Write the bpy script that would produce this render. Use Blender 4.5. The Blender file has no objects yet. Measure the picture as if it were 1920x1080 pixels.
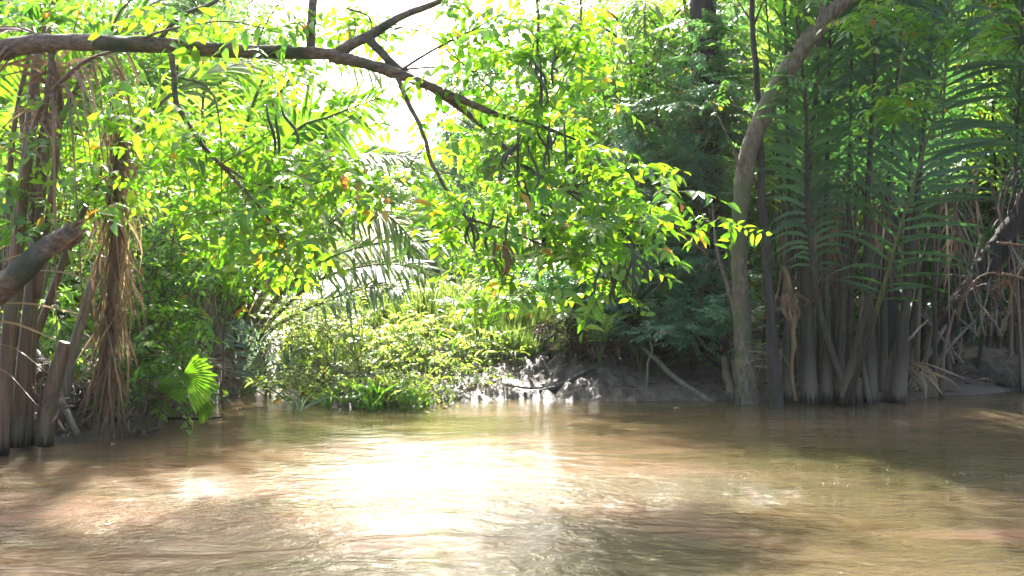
import bpy, math, random
import numpy as np
from mathutils import Vector
R = math.radians
SC = bpy.context.scene
COL = SC.collection
rng = np.random.default_rng(7)
random.seed(7)

# ------------------------------------------------------------------ camera, sky, sun, exposure
FPX, CX, CY, CAMZ = 1844.0, 960.0, 540.0, 1.5
PITCH = math.atan(40 / FPX)
cam = bpy.data.objects.new("camera", bpy.data.cameras.new("camera"))
COL.objects.link(cam)
cam.location = (0, 0, CAMZ)
cam.rotation_euler = (R(90) - PITCH, 0, 0)
cam.data.sensor_width = 36
cam.data.lens = 36 * FPX / 1920
cam.data.clip_start, cam.data.clip_end = 0.05, 3000
SC.camera = cam

SUN_EL, SUN_AZ = 43.0, -8.0          # azimuth measured from +Y towards +X
w = bpy.data.worlds.new("World"); SC.world = w; w.use_nodes = True
nt = w.node_tree
bg = nt.nodes["Background"]
sky = nt.nodes.new("ShaderNodeTexSky")
sky.sky_type = 'NISHITA'; sky.sun_disc = False
sky.sun_elevation = R(SUN_EL); sky.sun_rotation = R(SUN_AZ)
sky.air_density = 1.0; sky.dust_density = 6.0; sky.ozone_density = 1.0
nt.links.new(sky.outputs[0], bg.inputs[0])
bg.inputs[1].default_value = 0.15
sl = bpy.data.lights.new("sun", 'SUN'); sl.energy = 5.0; sl.angle = R(0.53); sl.color = (1, 0.97, 0.93)
sun = bpy.data.objects.new("sun", sl); COL.objects.link(sun)
sd = Vector((math.sin(R(SUN_AZ)) * math.cos(R(SUN_EL)), math.cos(R(SUN_AZ)) * math.cos(R(SUN_EL)), math.sin(R(SUN_EL))))
sun.rotation_euler = sd.to_track_quat('Z', 'Y').to_euler()
sun.location = (0, 20, 30)
SC.view_settings.view_transform = 'Standard'
SC.view_settings.look = 'None'
SC.view_settings.exposure = 2.3
SC.view_settings.gamma = 1.0
SC.view_settings.use_curve_mapping = False
SC.cycles.max_bounces = 8
SC.cycles.diffuse_bounces = 6
SC.cycles.glossy_bounces = 3
SC.cycles.transmission_bounces = 5
SC.cycles.caustics_reflective = False
SC.cycles.caustics_refractive = False
SC.cycles.use_denoising = True
SC.cycles.sample_clamp_indirect = 6

# ------------------------------------------------------------------ helpers
CP, SP = math.cos(PITCH), math.sin(PITCH)
def at(px, py, Y):
    """world point at distance Y whose picture position is (px, py) of the 1920 x 1080 photograph"""
    cx = (px - CX) / FPX; cy = -(py - CY) / FPX
    dy = CP + cy * SP; dz = -SP + cy * CP
    t = Y / dy
    return np.array([cx * t, Y, CAMZ + dz * t])
def nrm(v):
    v = np.asarray(v, float)
    return v / (np.linalg.norm(v, axis=-1, keepdims=True) + 1e-9)

_lat = rng.random((64, 64, 8))
def vnoise(x, y, k=0):
    xi = np.floor(x).astype(int); yi = np.floor(y).astype(int)
    fx = x - xi; fy = y - yi
    fx = fx * fx * (3 - 2 * fx); fy = fy * fy * (3 - 2 * fy)
    g = lambda a, b: _lat[a % 64, b % 64, k % 8]
    return (g(xi, yi) * (1 - fx) + g(xi + 1, yi) * fx) * (1 - fy) + (g(xi, yi + 1) * (1 - fx) + g(xi + 1, yi + 1) * fx) * fy - 0.5
def fbm(x, y, o=4, k=0):
    s = 0; a = 1
    for i in range(o):
        s = s + a * vnoise(x * 2 ** i + 7.3 * i, y * 2 ** i + 3.1 * i, k + i); a *= 0.5
    return s

class MB:
    """collects triangles; build() links them as ONE mesh object"""
    def __init__(s): s.V = []; s.F = []; s.M = []; s.S = []; s.n = 0
    def add(s, V, F, m=0, smooth=True):
        V = np.asarray(V, np.float32).reshape(-1, 3); F = np.asarray(F, np.int32).reshape(-1, 3)
        s.V.append(V); s.F.append(F + s.n); s.n += len(V)
        s.M.append(np.full(len(F), m, np.int32) if np.isscalar(m) else np.asarray(m, np.int32))
        s.S.append(np.full(len(F), smooth, bool))
    def build(s, name, mats, parent=None, loc=None):
        me = bpy.data.meshes.new(name)
        V = np.concatenate(s.V); F = np.concatenate(s.F)
        if parent is not None: off = np.array(getattr(parent, 'location'), np.float32); p = parent
        else: off = np.zeros(3, np.float32)
        if parent is not None and parent.parent is not None: off = np.array(parent.parent.location, np.float32)
        if loc is not None: off = np.array(loc, np.float32)
        V = V - off
        me.vertices.add(len(V)); me.vertices.foreach_set('co', V.ravel())
        me.loops.add(F.size); me.loops.foreach_set('vertex_index', F.ravel())
        me.polygons.add(len(F))
        me.polygons.foreach_set('loop_start', np.arange(0, F.size, 3, dtype=np.int32))
        me.polygons.foreach_set('loop_total', np.full(len(F), 3, np.int32))
        for m in (mats if isinstance(mats, (list, tuple)) else [mats]): me.materials.append(m)
        me.polygons.foreach_set('material_index', np.concatenate(s.M))
        me.polygons.foreach_set('use_smooth', np.concatenate(s.S))
        me.update(calc_edges=True)
        o = bpy.data.objects.new(name, me); COL.objects.link(o)
        if parent is not None: o.parent = parent
        elif loc is not None: o.location = loc
        return o

def tag(o, label=None, cat=None, group=None, kind=None):
    if label: o['label'] = label
    if cat: o['category'] = cat
    if group: o['group'] = group
    if kind: o['kind'] = kind
    return o
def thing(name, label, cat, loc=(0, 0, 0), group=None):
    o = bpy.data.objects.new(name, None); COL.objects.link(o)
    o.empty_display_size = 0.1
    o.location = tuple(float(c) for c in loc)
    return tag(o, label, cat, group)
def copy_tree(o, parent=None):
    c = o.copy(); COL.objects.link(c); c.parent = parent
    for ch in o.children: copy_tree(ch, c)
    return c

def spline(pts, n):
    """Catmull-Rom through pts (k columns), n samples"""
    P = np.asarray(pts, float)
    if len(P) == 2: return P[0] + (P[1] - P[0]) * np.linspace(0, 1, n)[:, None]
    Q = np.vstack([2 * P[0] - P[1], P, 2 * P[-1] - P[-2]])
    d = np.r_[0, np.cumsum(np.linalg.norm(np.diff(P[:, :3], axis=0), axis=1))]
    u = np.linspace(0, d[-1] * 0.99999, n)
    i = np.clip(np.searchsorted(d, u, 'right') - 1, 0, len(P) - 2)
    t = ((u - d[i]) / (d[i + 1] - d[i] + 1e-9))[:, None]
    a, b, c, e = Q[i], Q[i + 1], Q[i + 2], Q[i + 3]
    return 0.5 * (2 * b + (c - a) * t + (2 * a - 5 * b + 4 * c - e) * t ** 2 + (3 * b - a - 3 * c + e) * t ** 3)

def tube(mb, pts, radii, sides=8, n=None, m=0, knob=0.0, cap=True, wob=0.0):
    pts = np.asarray(pts, float); radii = np.asarray(radii, float)
    if radii.ndim == 0 or len(radii) != len(pts):
        radii = np.interp(np.linspace(0, 1, len(pts)), np.linspace(0, 1, max(2, radii.size)), np.resize(radii, max(2, radii.size)))
    n = n or max(2, (len(pts) - 1) * 6 + 1)
    C = spline(np.c_[pts, radii], n)
    P, r = C[:, :3], np.maximum(C[:, 3], 0.0008)
    if wob: P = P + np.c_[fbm(np.arange(n) * .35 + pts[0, 0] * 9, np.full(n, 1.7), 3), fbm(np.arange(n) * .35, np.full(n, pts[0, 2] * 3), 3, 2), np.zeros(n)] * wob
    T = nrm(np.gradient(P, axis=0))
    ref = np.array([0, 0, 1.0]) if abs(T[0, 2]) < 0.8 else np.array([1.0, 0, 0])
    A = np.zeros_like(P); a = nrm(np.cross(T[0], ref)); 
    for i in range(n):
        a = nrm(a - T[i] * np.dot(a, T[i])); A[i] = a
    B = np.cross(T, A)
    th = np.linspace(0, 2 * np.pi, sides, endpoint=False)
    rr = r[:, None] * np.ones(sides)
    if knob: rr = rr * (1 + knob * vnoise(np.arange(n)[:, None] * 0.9 + pts[0, 0] * 5, np.cos(th)[None] * 1.7 + np.sin(th)[None] * 2.3 + 20, 1) * 2)
    V = P[:, None] + rr[..., None] * (np.cos(th)[None, :, None] * A[:, None] + np.sin(th)[None, :, None] * B[:, None])
    V = V.reshape(-1, 3)
    i, j = np.meshgrid(np.arange(n - 1), np.arange(sides), indexing='ij')
    a0 = i * sides + j; a1 = i * sides + (j + 1) % sides; b0 = a0 + sides; b1 = a1 + sides
    F = np.concatenate([np.stack([a0, a1, b1], -1).reshape(-1, 3), np.stack([a0, b1, b0], -1).reshape(-1, 3)])
    if cap:
        k = len(V); V = np.vstack([V, P[0], P[-1]])
        j = np.arange(sides)
        F = np.vstack([F, np.c_[np.full(sides, k), (j + 1) % sides, j], np.c_[np.full(sides, k + 1), (n - 1) * sides + j, (n - 1) * sides + (j + 1) % sides]])
    mb.add(V, F, m)
    return P, T, r

# leaf shapes in a (across, along, up) frame of unit length
LEAF = np.array([[0, 0, 0], [0, .36, -.02], [0, .72, -.06], [0, 1, -.16], [-.5, .34, .07], [-.36, .68, .0], [.5, .34, .07], [.36, .68, .0]])
LEAFF = np.array([[0, 1, 4], [1, 2, 5], [1, 5, 4], [2, 3, 5], [0, 6, 1], [1, 6, 7], [1, 7, 2], [2, 7, 3]])
LSIM = np.array([[0, 0, 0], [-.5, .42, .05], [.5, .42, .05], [0, 1, -.1], [0, .45, -.04]])
LSIMF = np.array([[0, 4, 1], [1, 4, 3], [0, 2, 4], [4, 2, 3]])
def leafs(P, D, N, L, W, simple=False):
    T, F = (LSIM, LSIMF) if simple else (LEAF, LEAFF)
    P = np.asarray(P, float); D = nrm(D); N = nrm(N - D * np.sum(N * D, -1, keepdims=True)); X = np.cross(D, N)
    L = np.asarray(L, float).reshape(-1, 1, 1); W = np.asarray(W, float).reshape(-1, 1, 1)
    V = P[:, None] + T[None, :, 0:1] * W * X[:, None] + T[None, :, 1:2] * L * D[:, None] + T[None, :, 2:3] * L * N[:, None]
    FF = F[None] + (np.arange(len(P)) * len(T))[:, None, None]
    return V.reshape(-1, 3), FF.reshape(-1, 3)

def sprig_template(style, seed):
    g = np.random.default_rng(seed)
    mb = MB()
    P, D, N, L, W = [], [], [], [], []
    def lf(p, d, n, l, wd): P.append(p); D.append(d); N.append(n); L.append(l); W.append(wd)
    simple = False
    if style in ('ovate', 'small', 'lance'):
        ln, k, l0, asp = {'ovate': (.44, 9, .132, .48), 'small': (.36, 13, .068, .52), 'lance': (.4, 12, .13, .24)}[style]
        tw = np.array([[0, 0, 0], [ln * .35, g.normal() * .02, .015], [ln * .7, g.normal() * .03, .0], [ln, g.normal() * .04, -.05]])
        tube(mb, tw, [.0028, .001], 4, 6, 1, cap=False)
        Q = spline(tw, k + 2)
        for i in range(1, k + 2):
            s = 1 if i % 2 else -1
            an = R(g.uniform(38, 75)) * s if i <= k else R(g.uniform(-15, 15))
            dr = g.uniform(-.55, .15)
            lf(Q[i] , (math.cos(an), math.sin(an), dr), (g.normal() * .25, g.normal() * .35, 1), l0 * g.uniform(.45, 1.25), l0 * asp * g.uniform(.6, 1.1))
    elif style == 'pinnate':
        for q in range(5):
            a0 = g.uniform(-1.2, 1.2); ln = g.uniform(.2, .3); o = np.array([q * .06, 0, 0])
            d = np.array([math.cos(a0), math.sin(a0), g.uniform(-.3, .2)]); sdv = np.array([-math.sin(a0), math.cos(a0), 0])
            tube(mb, [o, o + d * ln * .5, o + d * ln + [0, 0, -.03]], [.0016, .0007], 3, 4, 1, cap=False)
            for k in range(6):
                p = o + d * ln * (.25 + .13 * k)
                for s in (-1, 1):
                    lf(p, d * .5 + sdv * s + [0, 0, g.uniform(-.35, .05)], (g.normal() * .2, g.normal() * .2, 1), .06 * g.uniform(.8, 1.15), .028)
            lf(o + d * ln, d, (0, 0, 1), .07, .03)
    elif style == 'mass':
        simple = True
        tube(mb, [[0, 0, 0], [.2, 0, .02], [.4, .03, -.04]], [.004, .001], 3, 4, 1, cap=False)
        for k in range(16):
            p = np.array([g.uniform(.0, .45), g.normal() * .1, g.normal() * .07])
            lf(p, (g.uniform(-.2, 1), g.normal() * .8, g.uniform(-.8, .2)), (g.normal() * .4, g.normal() * .4, 1), g.uniform(.08, .14), g.uniform(.04, .06))
    V, F = leafs(np.array(P), np.array(D, float), np.array(N, float), L, W, simple)
    mb.add(V, F, 0)
    return np.concatenate(mb.V), np.concatenate(mb.F), np.concatenate(mb.M)
TPL = {s: [sprig_template(s, 11 * i + 3) for i in range(6)] for s in ('ovate', 'small', 'lance', 'pinnate', 'mass')}

def put_sprigs(mb, P, style, scale=1.0, out=None, droop=(-.9, .35), g=rng):
    """bake sprigs at points P; out = preferred directions"""
    P = np.asarray(P, float).reshape(-1, 3); n = len(P)
    if n == 0: return
    az = g.uniform(0, 2 * np.pi, n)
    D = np.c_[np.cos(az), np.sin(az), g.uniform(droop[0], droop[1], n)]
    if out is not None: D = nrm(D) * .7 + nrm(out) * .8; D[:, 2] += g.uniform(droop[0], droop[1], n) * .5
    D = nrm(D); U = np.array([0, 0, 1.0]) + g.normal(size=(n, 3)) * .35
    U = nrm(U - D * np.sum(U * D, -1, keepdims=True)); S = np.cross(U, D)
    sc = scale * g.uniform(.75, 1.25, n)
    which = g.integers(0, 6, n)
    for k in range(6):
        ix = np.where(which == k)[0]
        if not len(ix): continue
        TV, TF, TM = TPL[style][k]
        B = np.stack([D[ix], S[ix], U[ix]], 1) * sc[ix, None, None]      # rows: axes
        V = P[ix, None] + np.einsum('vk,nkc->nvc', TV, B)
        F = TF[None] + (np.arange(len(ix)) * len(TV))[:, None, None]
        mb.add(V.reshape(-1, 3), F.reshape(-1, 3), np.tile(TM, len(ix)))

def blob_points(blobs, lo=.06):
    """blobs: (px, py, rx, ry, Y0, Y1, n) ellipses of the view with real depth -> points"""
    out = []
    for (px, py, rx, ry, Y0, Y1, n) in blobs:
        a = rng.uniform(0, 2 * np.pi, n); r = np.sqrt(rng.random(n)) ; 
        Y = rng.uniform(Y0, Y1, n)
        q = np.array([at(px + rx * r[i] * math.cos(a[i]), py + ry * r[i] * math.sin(a[i]), Y[i]) for i in range(n)])
        # clumping: pull towards a few centres
        k = max(2, n // 14); c = q[rng.integers(0, n, k)]
        j = np.argmin(((q[:, None] - c[None]) ** 2).sum(-1), 1)
        q = q + (c[j] - q) * rng.uniform(0, .45, (n, 1))
        out.append(q[q[:, 2] > lo])
    return np.concatenate(out)

# ------------------------------------------------------------------ materials
def mat(name): 
    m = bpy.data.materials.new(name); m.use_nodes = True
    t = m.node_tree; t.nodes.clear()
    return m, t, t.nodes, t.links
def ramp(ns, stops):
    r = ns.new("ShaderNodeValToRGB"); e = r.color_ramp.elements
    while len(e) < len(stops): e.new(0.5)
    for i, (p, c) in enumerate(stops): e[i].position = p; e[i].color = (*c, 1)
    return r
def leaf_mat(name, cols, tcols, rough=.38, tr=.5, spec=.75, fall=True):
    m, t, ns, L = mat(name)
    geo = ns.new("ShaderNodeNewGeometry")
    k = len(cols)
    r1 = ramp(ns, [(i / (k - 1), c) for i, c in enumerate(cols)])
    k2 = len(tcols)
    r2 = ramp(ns, [(i / (k2 - 1), c) for i, c in enumerate(tcols)])
    if fall:
        for r_, c_ in ((r1, (.30, .17, .02)), (r2, (.75, .45, .03))):
            e = r_.color_ramp.elements
            for el in list(e): el.position = el.position * .975
            a_ = e.new(.982); a_.color = (*c_, 1); a_ = e.new(1.0); a_.color = (c_[0] * .8, c_[1] * .5, c_[2], 1)
    L.new(geo.outputs['Random Per Island'], r1.inputs[0]); L.new(geo.outputs['Random Per Island'], r2.inputs[0])
    tc = ns.new("ShaderNodeTexCoord")
    nz = ns.new("ShaderNodeTexNoise"); nz.inputs['Scale'].default_value = 1.3; nz.inputs['Detail'].default_value = 2
    L.new(tc.outputs['Object'], nz.inputs[0])
    mp = ns.new("ShaderNodeMapRange"); mp.inputs[1].default_value = .3; mp.inputs[2].default_value = .7; mp.inputs[3].default_value = .7; mp.inputs[4].default_value = 1.2
    L.new(nz.outputs[0], mp.inputs[0])
    hs = ns.new("ShaderNodeHueSaturation"); L.new(mp.outputs[0], hs.inputs['Value']); L.new(r1.outputs[0], hs.inputs['Color'])
    hs2 = ns.new("ShaderNodeHueSaturation"); L.new(mp.outputs[0], hs2.inputs['Value']); L.new(r2.outputs[0], hs2.inputs['Color'])
    p = ns.new("ShaderNodeBsdfPrincipled"); p.inputs['Roughness'].default_value = rough
    p.inputs['Specular IOR Level'].default_value = spec
    tl = ns.new("ShaderNodeBsdfTranslucent"); mx = ns.new("ShaderNodeMixShader"); mx.inputs[0].default_value = tr
    o = ns.new("ShaderNodeOutputMaterial")
    L.new(hs.outputs[0], p.inputs['Base Color']); L.new(hs2.outputs[0], tl.inputs[0])
    L.new(p.outputs[0], mx.inputs[1]); L.new(tl.outputs[0], mx.inputs[2]); L.new(mx.outputs[0], o.inputs[0])
    return m
def bark_mat(name, c0, c1, c2=None, rough=.8, scale=(14, 14, 3), bump=.02, spec=.3, base=None):
    """base = (colour, height): a mud coat on the lowest part of a stem"""
    m, t, ns, L = mat(name)
    geo = ns.new("ShaderNodeNewGeometry"); 
    mp = ns.new("ShaderNodeMapping"); mp.inputs['Scale'].default_value = scale
    L.new(geo.outputs['Position'], mp.inputs[0])
    n1 = ns.new("ShaderNodeTexNoise"); n1.inputs['Scale'].default_value = 1; n1.inputs['Detail'].default_value = 6; n1.inputs['Roughness'].default_value = .65
    L.new(mp.outputs[0], n1.inputs[0])
    n2 = ns.new("ShaderNodeTexNoise"); n2.inputs['Scale'].default_value = 2.2; n2.inputs['Detail'].default_value = 3
    L.new(geo.outputs['Position'], n2.inputs[0])
    r1 = ramp(ns, [(.32, c0), (.68, c1)]); L.new(n1.outputs[0], r1.inputs[0])
    cur = r1.outputs[0]
    if c2:
        mx = ns.new("ShaderNodeMixRGB"); r2 = ramp(ns, [(.5, (0, 0, 0)), (.62, (1, 1, 1))]); L.new(n2.outputs[0], r2.inputs[0])
        L.new(r2.outputs[0], mx.inputs[0]); L.new(cur, mx.inputs[1]); mx.inputs[2].default_value = (*c2, 1); cur = mx.outputs[0]
    if base:
        sx = ns.new("ShaderNodeSeparateXYZ"); L.new(geo.outputs['Position'], sx.inputs[0])
        ad = ns.new("ShaderNodeMath"); ad.operation = 'MULTIPLY_ADD'; ad.inputs[1].default_value = .5; L.new(n1.outputs[0], ad.inputs[0]); L.new(sx.outputs[2], ad.inputs[2])
        mr = ns.new("ShaderNodeMapRange"); mr.inputs[1].default_value = base[1] + .45; mr.inputs[2].default_value = base[1] + .05
        L.new(ad.outputs[0], mr.inputs[0])
        mx = ns.new("ShaderNodeMixRGB"); L.new(mr.outputs[0], mx.inputs[0]); L.new(cur, mx.inputs[1]); mx.inputs[2].default_value = (*base[0], 1); cur = mx.outputs[0]
        # the wet foot at the waterline is a darker coat of its own
        mr = ns.new("ShaderNodeMapRange"); mr.inputs[1].default_value = .36; mr.inputs[2].default_value = .28
        L.new(ad.outputs[0], mr.inputs[0])
        mx = ns.new("ShaderNodeMixRGB"); L.new(mr.outputs[0], mx.inputs[0]); L.new(cur, mx.inputs[1]); mx.inputs[2].default_value = (.02, .016, .012, 1); cur = mx.outputs[0]
    p = ns.new("ShaderNodeBsdfPrincipled"); p.inputs['Roughness'].default_value = rough; p.inputs['Specular IOR Level'].default_value = spec
    b = ns.new("ShaderNodeBump"); b.inputs['Strength'].default_value = 1; b.inputs['Distance'].default_value = bump
    L.new(n1.outputs[0], b.inputs['Height']); L.new(b.outputs[0], p.inputs['Normal'])
    o = ns.new("ShaderNodeOutputMaterial"); L.new(cur, p.inputs['Base Color']); L.new(p.outputs[0], o.inputs[0])
    return m

M = {}
M['leaf_lime'] = leaf_mat('leaf_lime', [(.06, .15, .02), (.09, .2, .02), (.12, .24, .03)], [(.13, .38, .012), (.21, .47, .012), (.34, .56, .015)], .36, .55)
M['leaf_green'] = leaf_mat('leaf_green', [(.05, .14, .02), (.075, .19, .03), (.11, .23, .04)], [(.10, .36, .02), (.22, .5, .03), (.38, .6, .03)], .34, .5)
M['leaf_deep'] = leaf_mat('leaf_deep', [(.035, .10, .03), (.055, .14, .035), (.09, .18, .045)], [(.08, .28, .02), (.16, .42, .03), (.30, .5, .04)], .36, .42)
M['leaf_blue'] = leaf_mat('leaf_blue', [(.07, .15, .075), (.10, .2, .10), (.14, .25, .14)], [(.10, .3, .06), (.16, .4, .08), (.22, .45, .09)], .33, .4)
M['leaf_pale'] = leaf_mat('leaf_pale', [(.12, .2, .05), (.17, .26, .08), (.24, .3, .13)], [(.3, .55, .06), (.5, .68, .08), (.62, .68, .14)], .34, .5)
M['palm_lime'] = leaf_mat('palm_lime', [(.07, .15, .02), (.11, .2, .03)], [(.14, .36, .01), (.24, .44, .015)], .5, .55, .35, fall=False)
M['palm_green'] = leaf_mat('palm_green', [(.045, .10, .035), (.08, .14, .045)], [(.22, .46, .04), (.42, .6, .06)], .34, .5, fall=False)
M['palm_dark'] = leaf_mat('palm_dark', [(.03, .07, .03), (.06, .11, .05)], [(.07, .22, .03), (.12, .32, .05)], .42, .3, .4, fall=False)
M['palm_grey'] = leaf_mat('palm_grey', [(.12, .17, .13), (.18, .24, .2)], [(.2, .34, .16), (.3, .42, .2)], .34, .35, fall=False)
M['dead'] = leaf_mat('dead', [(.10, .055, .03), (.19, .12, .07), (.28, .19, .12)], [(.13, .08, .045), (.2, .14, .08)], .6, .3, .3, fall=False)
M['straw'] = leaf_mat('straw', [(.22, .16, .10), (.34, .27, .18)], [(.4, .3, .14), (.5, .38, .2)], .55, .3, .3, fall=False)
M['grass'] = leaf_mat('grass', [(.14, .22, .06), (.26, .32, .13)], [(.3, .5, .08), (.55, .62, .2)], .4, .55, fall=False)
M['litter'] = leaf_mat('litter', [(.05, .03, .02), (.12, .075, .045), (.24, .17, .11)], [(.15, .08, .04), (.2, .12, .06)], .55, .1, .35, fall=False)
M['bark'] = bark_mat('bark', (.07, .055, .04), (.19, .155, .11), (.12, .135, .075))
M['bark_pale'] = bark_mat('bark_pale', (.06, .048, .033), (.22, .18, .125), (.10, .11, .055), scale=(26, 26, 12))
M['bark_dark'] = bark_mat('bark_dark', (.02, .016, .013), (.06, .05, .04), scale=(20, 20, 3))
M['bark_limb'] = bark_mat('bark_limb', (.04, .03, .024), (.18, .135, .095), (.03, .042, .024), scale=(16, 34, 34))
M['twig'] = bark_mat('twig', (.05, .045, .025), (.11, .10, .05), rough=.7, bump=.002)
M['stalk'] = bark_mat('stalk', (.018, .018, .011), (.07, .066, .036), (.05, .036, .022), rough=.6, scale=(45, 45, 2.5), bump=.006, base=((.12, .097, .068), .35), spec=.25)
M['stalk_brown'] = bark_mat('stalk_brown', (.06, .035, .022), (.17, .105, .065), (.11, .10, .06), rough=.5, scale=(30, 30, 1.5), bump=.004, base=((.05, .035, .025), .05), spec=.4)
M['stalk_lime'] = bark_mat('stalk_lime', (.05, .065, .018), (.11, .13, .04), rough=.5, scale=(30, 30, 2), bump=.002)
M['stalk_rib'] = bark_mat('stalk_rib', (.05, .06, .018), (.10, .12, .035), rough=.5, scale=(30, 30, 2), bump=.003, base=((.035, .026, .016), 1.0))
M['stalk_tan'] = bark_mat('stalk_tan', (.10, .06, .03), (.24, .15, .075), rough=.6, scale=(30, 30, 1.5), bump=.004)
M['stalk_grey'] = bark_mat('stalk_grey', (.11, .09, .07), (.26, .22, .17), rough=.5, scale=(30, 30, 1.5), bump=.004)
M['pod'] = bark_mat('pod', (.02, .03, .015), (.05, .06, .03), rough=.4, bump=.002)

def mud_mat(name, dark, light, wet):
    m, t, ns, L = mat(name)
    geo = ns.new("ShaderNodeNewGeometry")
    def noise(s, d=5, r=.6):
        n = ns.new("ShaderNodeTexNoise"); n.inputs['Scale'].default_value = s; n.inputs['Detail'].default_value = d; n.inputs['Roughness'].default_value = r
        L.new(geo.outputs['Position'], n.inputs[0]); return n
    a = noise(9, 6, .65); b = noise(1.1, 4); c = noise(45, 3)
    r1 = ramp(ns, [(.3, dark), (.7, light)]); L.new(a.outputs[0], r1.inputs[0])
    r2 = ramp(ns, [(.42, (.45, .45, .45)), (.62, (1, 1, 1))]); L.new(b.outputs[0], r2.inputs[0])
    mu = ns.new("ShaderNodeMixRGB"); mu.blend_type = 'MULTIPLY'; mu.inputs[0].default_value = .8
    L.new(r1.outputs[0], mu.inputs[1]); L.new(r2.outputs[0], mu.inputs[2])
    p = ns.new("ShaderNodeBsdfPrincipled"); L.new(mu.outputs[0], p.inputs['Base Color'])
    mr = ns.new("ShaderNodeMapRange"); mr.inputs[1].default_value = .35; mr.inputs[2].default_value = .65; mr.inputs[3].default_value = wet; mr.inputs[4].default_value = wet + .35
    L.new(b.outputs[0], mr.inputs[0]); L.new(mr.outputs[0], p.inputs['Roughness'])
    b1 = ns.new("ShaderNodeBump"); b1.inputs['Distance'].default_value = .09; L.new(a.outputs[0], b1.inputs['Height'])
    b2 = ns.new("ShaderNodeBump"); b2.inputs['Distance'].default_value = .02; L.new(c.outputs[0], b2.inputs['Height']); L.new(b1.outputs[0], b2.inputs['Normal'])
    L.new(b2.outputs[0], p.inputs['Normal'])
    o = ns.new("ShaderNodeOutputMaterial"); L.new(p.outputs[0], o.inputs[0])
    return m
M['mud'] = mud_mat('mud', (.045, .034, .024), (.19, .145, .105), .3)
M['mud_rock'] = mud_mat('mud_rock', (.035, .024, .015), (.13, .10, .065), .45)

def water_mat():
    m, t, ns, L = mat('water')
    geo = ns.new("ShaderNodeNewGeometry")
    def noise(sc, d=3, r=.5, rot=0, dist=0):
        mp = ns.new("ShaderNodeMapping"); mp.inputs['Scale'].default_value = (sc[0], sc[1], 1); mp.inputs['Rotation'].default_value = (0, 0, rot)
        L.new(geo.outputs['Position'], mp.inputs[0])
        n = ns.new("ShaderNodeTexNoise"); n.inputs['Scale'].default_value = 1; n.inputs['Detail'].default_value = d; n.inputs['Roughness'].default_value = r
        n.inputs['Distortion'].default_value = dist
        L.new(mp.outputs[0], n.inputs[0]); return n.outputs[0]
    def math_(op, a, b, c=None):
        n = ns.new("ShaderNodeMath"); n.operation = op
        for i, v in enumerate((a, b, c)):
            if v is None: continue
            if isinstance(v, (int, float)): n.inputs[i].default_value = v
            else: L.new(v, n.inputs[i])
        return n.outputs[0]
    # silt clouds in the water
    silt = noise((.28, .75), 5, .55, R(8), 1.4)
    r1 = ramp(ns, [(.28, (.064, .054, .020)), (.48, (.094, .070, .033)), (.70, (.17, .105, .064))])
    # sunlit reddish tan towards the left bank, painted into the water colour
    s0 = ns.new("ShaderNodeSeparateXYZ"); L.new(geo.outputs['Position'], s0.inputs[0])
    lit_left = ns.new("ShaderNodeMapRange"); lit_left.inputs[1].default_value = 1.5; lit_left.inputs[2].default_value = -3.5; lit_left.inputs[3].default_value = -.05; lit_left.inputs[4].default_value = .14; L.new(s0.outputs[0], lit_left.inputs[0])
    L.new(math_('ADD', silt, lit_left.outputs[0]), r1.inputs[0])
    # ripples (metres)
    a = noise((1.5, 3.1), 5, .55, R(12), .9)
    b = noise((5.5, 10), 5, .62, R(-14), .9)
    c = noise((19, 27), 3, .6, R(7), .6)
    patch = noise((.45, .9), 2, .5, 0, .5)
    pm = ns.new("ShaderNodeMapRange"); pm.inputs[1].default_value = .36; pm.inputs[2].default_value = .66; pm.inputs[3].default_value = .35; pm.inputs[4].default_value = 1.25; L.new(patch, pm.inputs[0])
    # the wake: a band of broken ripples crossing the creek
    sx = ns.new("ShaderNodeSeparateXYZ"); L.new(geo.outputs['Position'], sx.inputs[0])
    yl = math_('MULTIPLY_ADD', sx.outputs[0], .26, 6.45)
    wob = noise((.9, .9), 2)
    dd = math_('ABSOLUTE', math_('ADD', math_('SUBTRACT', sx.outputs[1], yl), math_('MULTIPLY_ADD', wob, 1.6, -.8)), 0)
    wk = ns.new("ShaderNodeMapRange"); wk.inputs[1].default_value = .0; wk.inputs[2].default_value = .75; wk.inputs[3].default_value = 1; wk.inputs[4].default_value = 0; L.new(dd, wk.inputs[0])
    h = math_('MULTIPLY', a, .042)
    h = math_('ADD', h, math_('MULTIPLY', math_('MULTIPLY', b, .022), pm.outputs[0]))
    amp = math_('MULTIPLY_ADD', wk.outputs[0], .014, .0065)
    h = math_('ADD', h, math_('MULTIPLY', c, amp))
    # the chop is the passing boat's: strong near it, calm towards the far bank
    nr = ns.new("ShaderNodeMapRange"); nr.interpolation_type = 'SMOOTHSTEP'; nr.inputs[1].default_value = 9.4; nr.inputs[2].default_value = 6.0; nr.inputs[3].default_value = .2; nr.inputs[4].default_value = 1.2; L.new(sx.outputs[1], nr.inputs[0])
    h = math_('MULTIPLY', h, nr.outputs[0])
    bp = ns.new("ShaderNodeBump"); bp.inputs['Strength'].default_value = 1; bp.inputs['Distance'].default_value = 1; L.new(h, bp.inputs['Height'])
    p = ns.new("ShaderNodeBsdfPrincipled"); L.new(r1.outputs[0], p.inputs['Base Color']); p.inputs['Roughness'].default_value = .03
    p.inputs['Subsurface Weight'].default_value = 1; p.inputs['Subsurface Radius'].default_value = (1, .7, .4); p.inputs['Subsurface Scale'].default_value = 1.6; p.inputs['IOR'].default_value = 1.33; L.new(bp.outputs[0], p.inputs['Normal'])
    o = ns.new("ShaderNodeOutputMaterial"); L.new(p.outputs[0], o.inputs[0])
    return m
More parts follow.
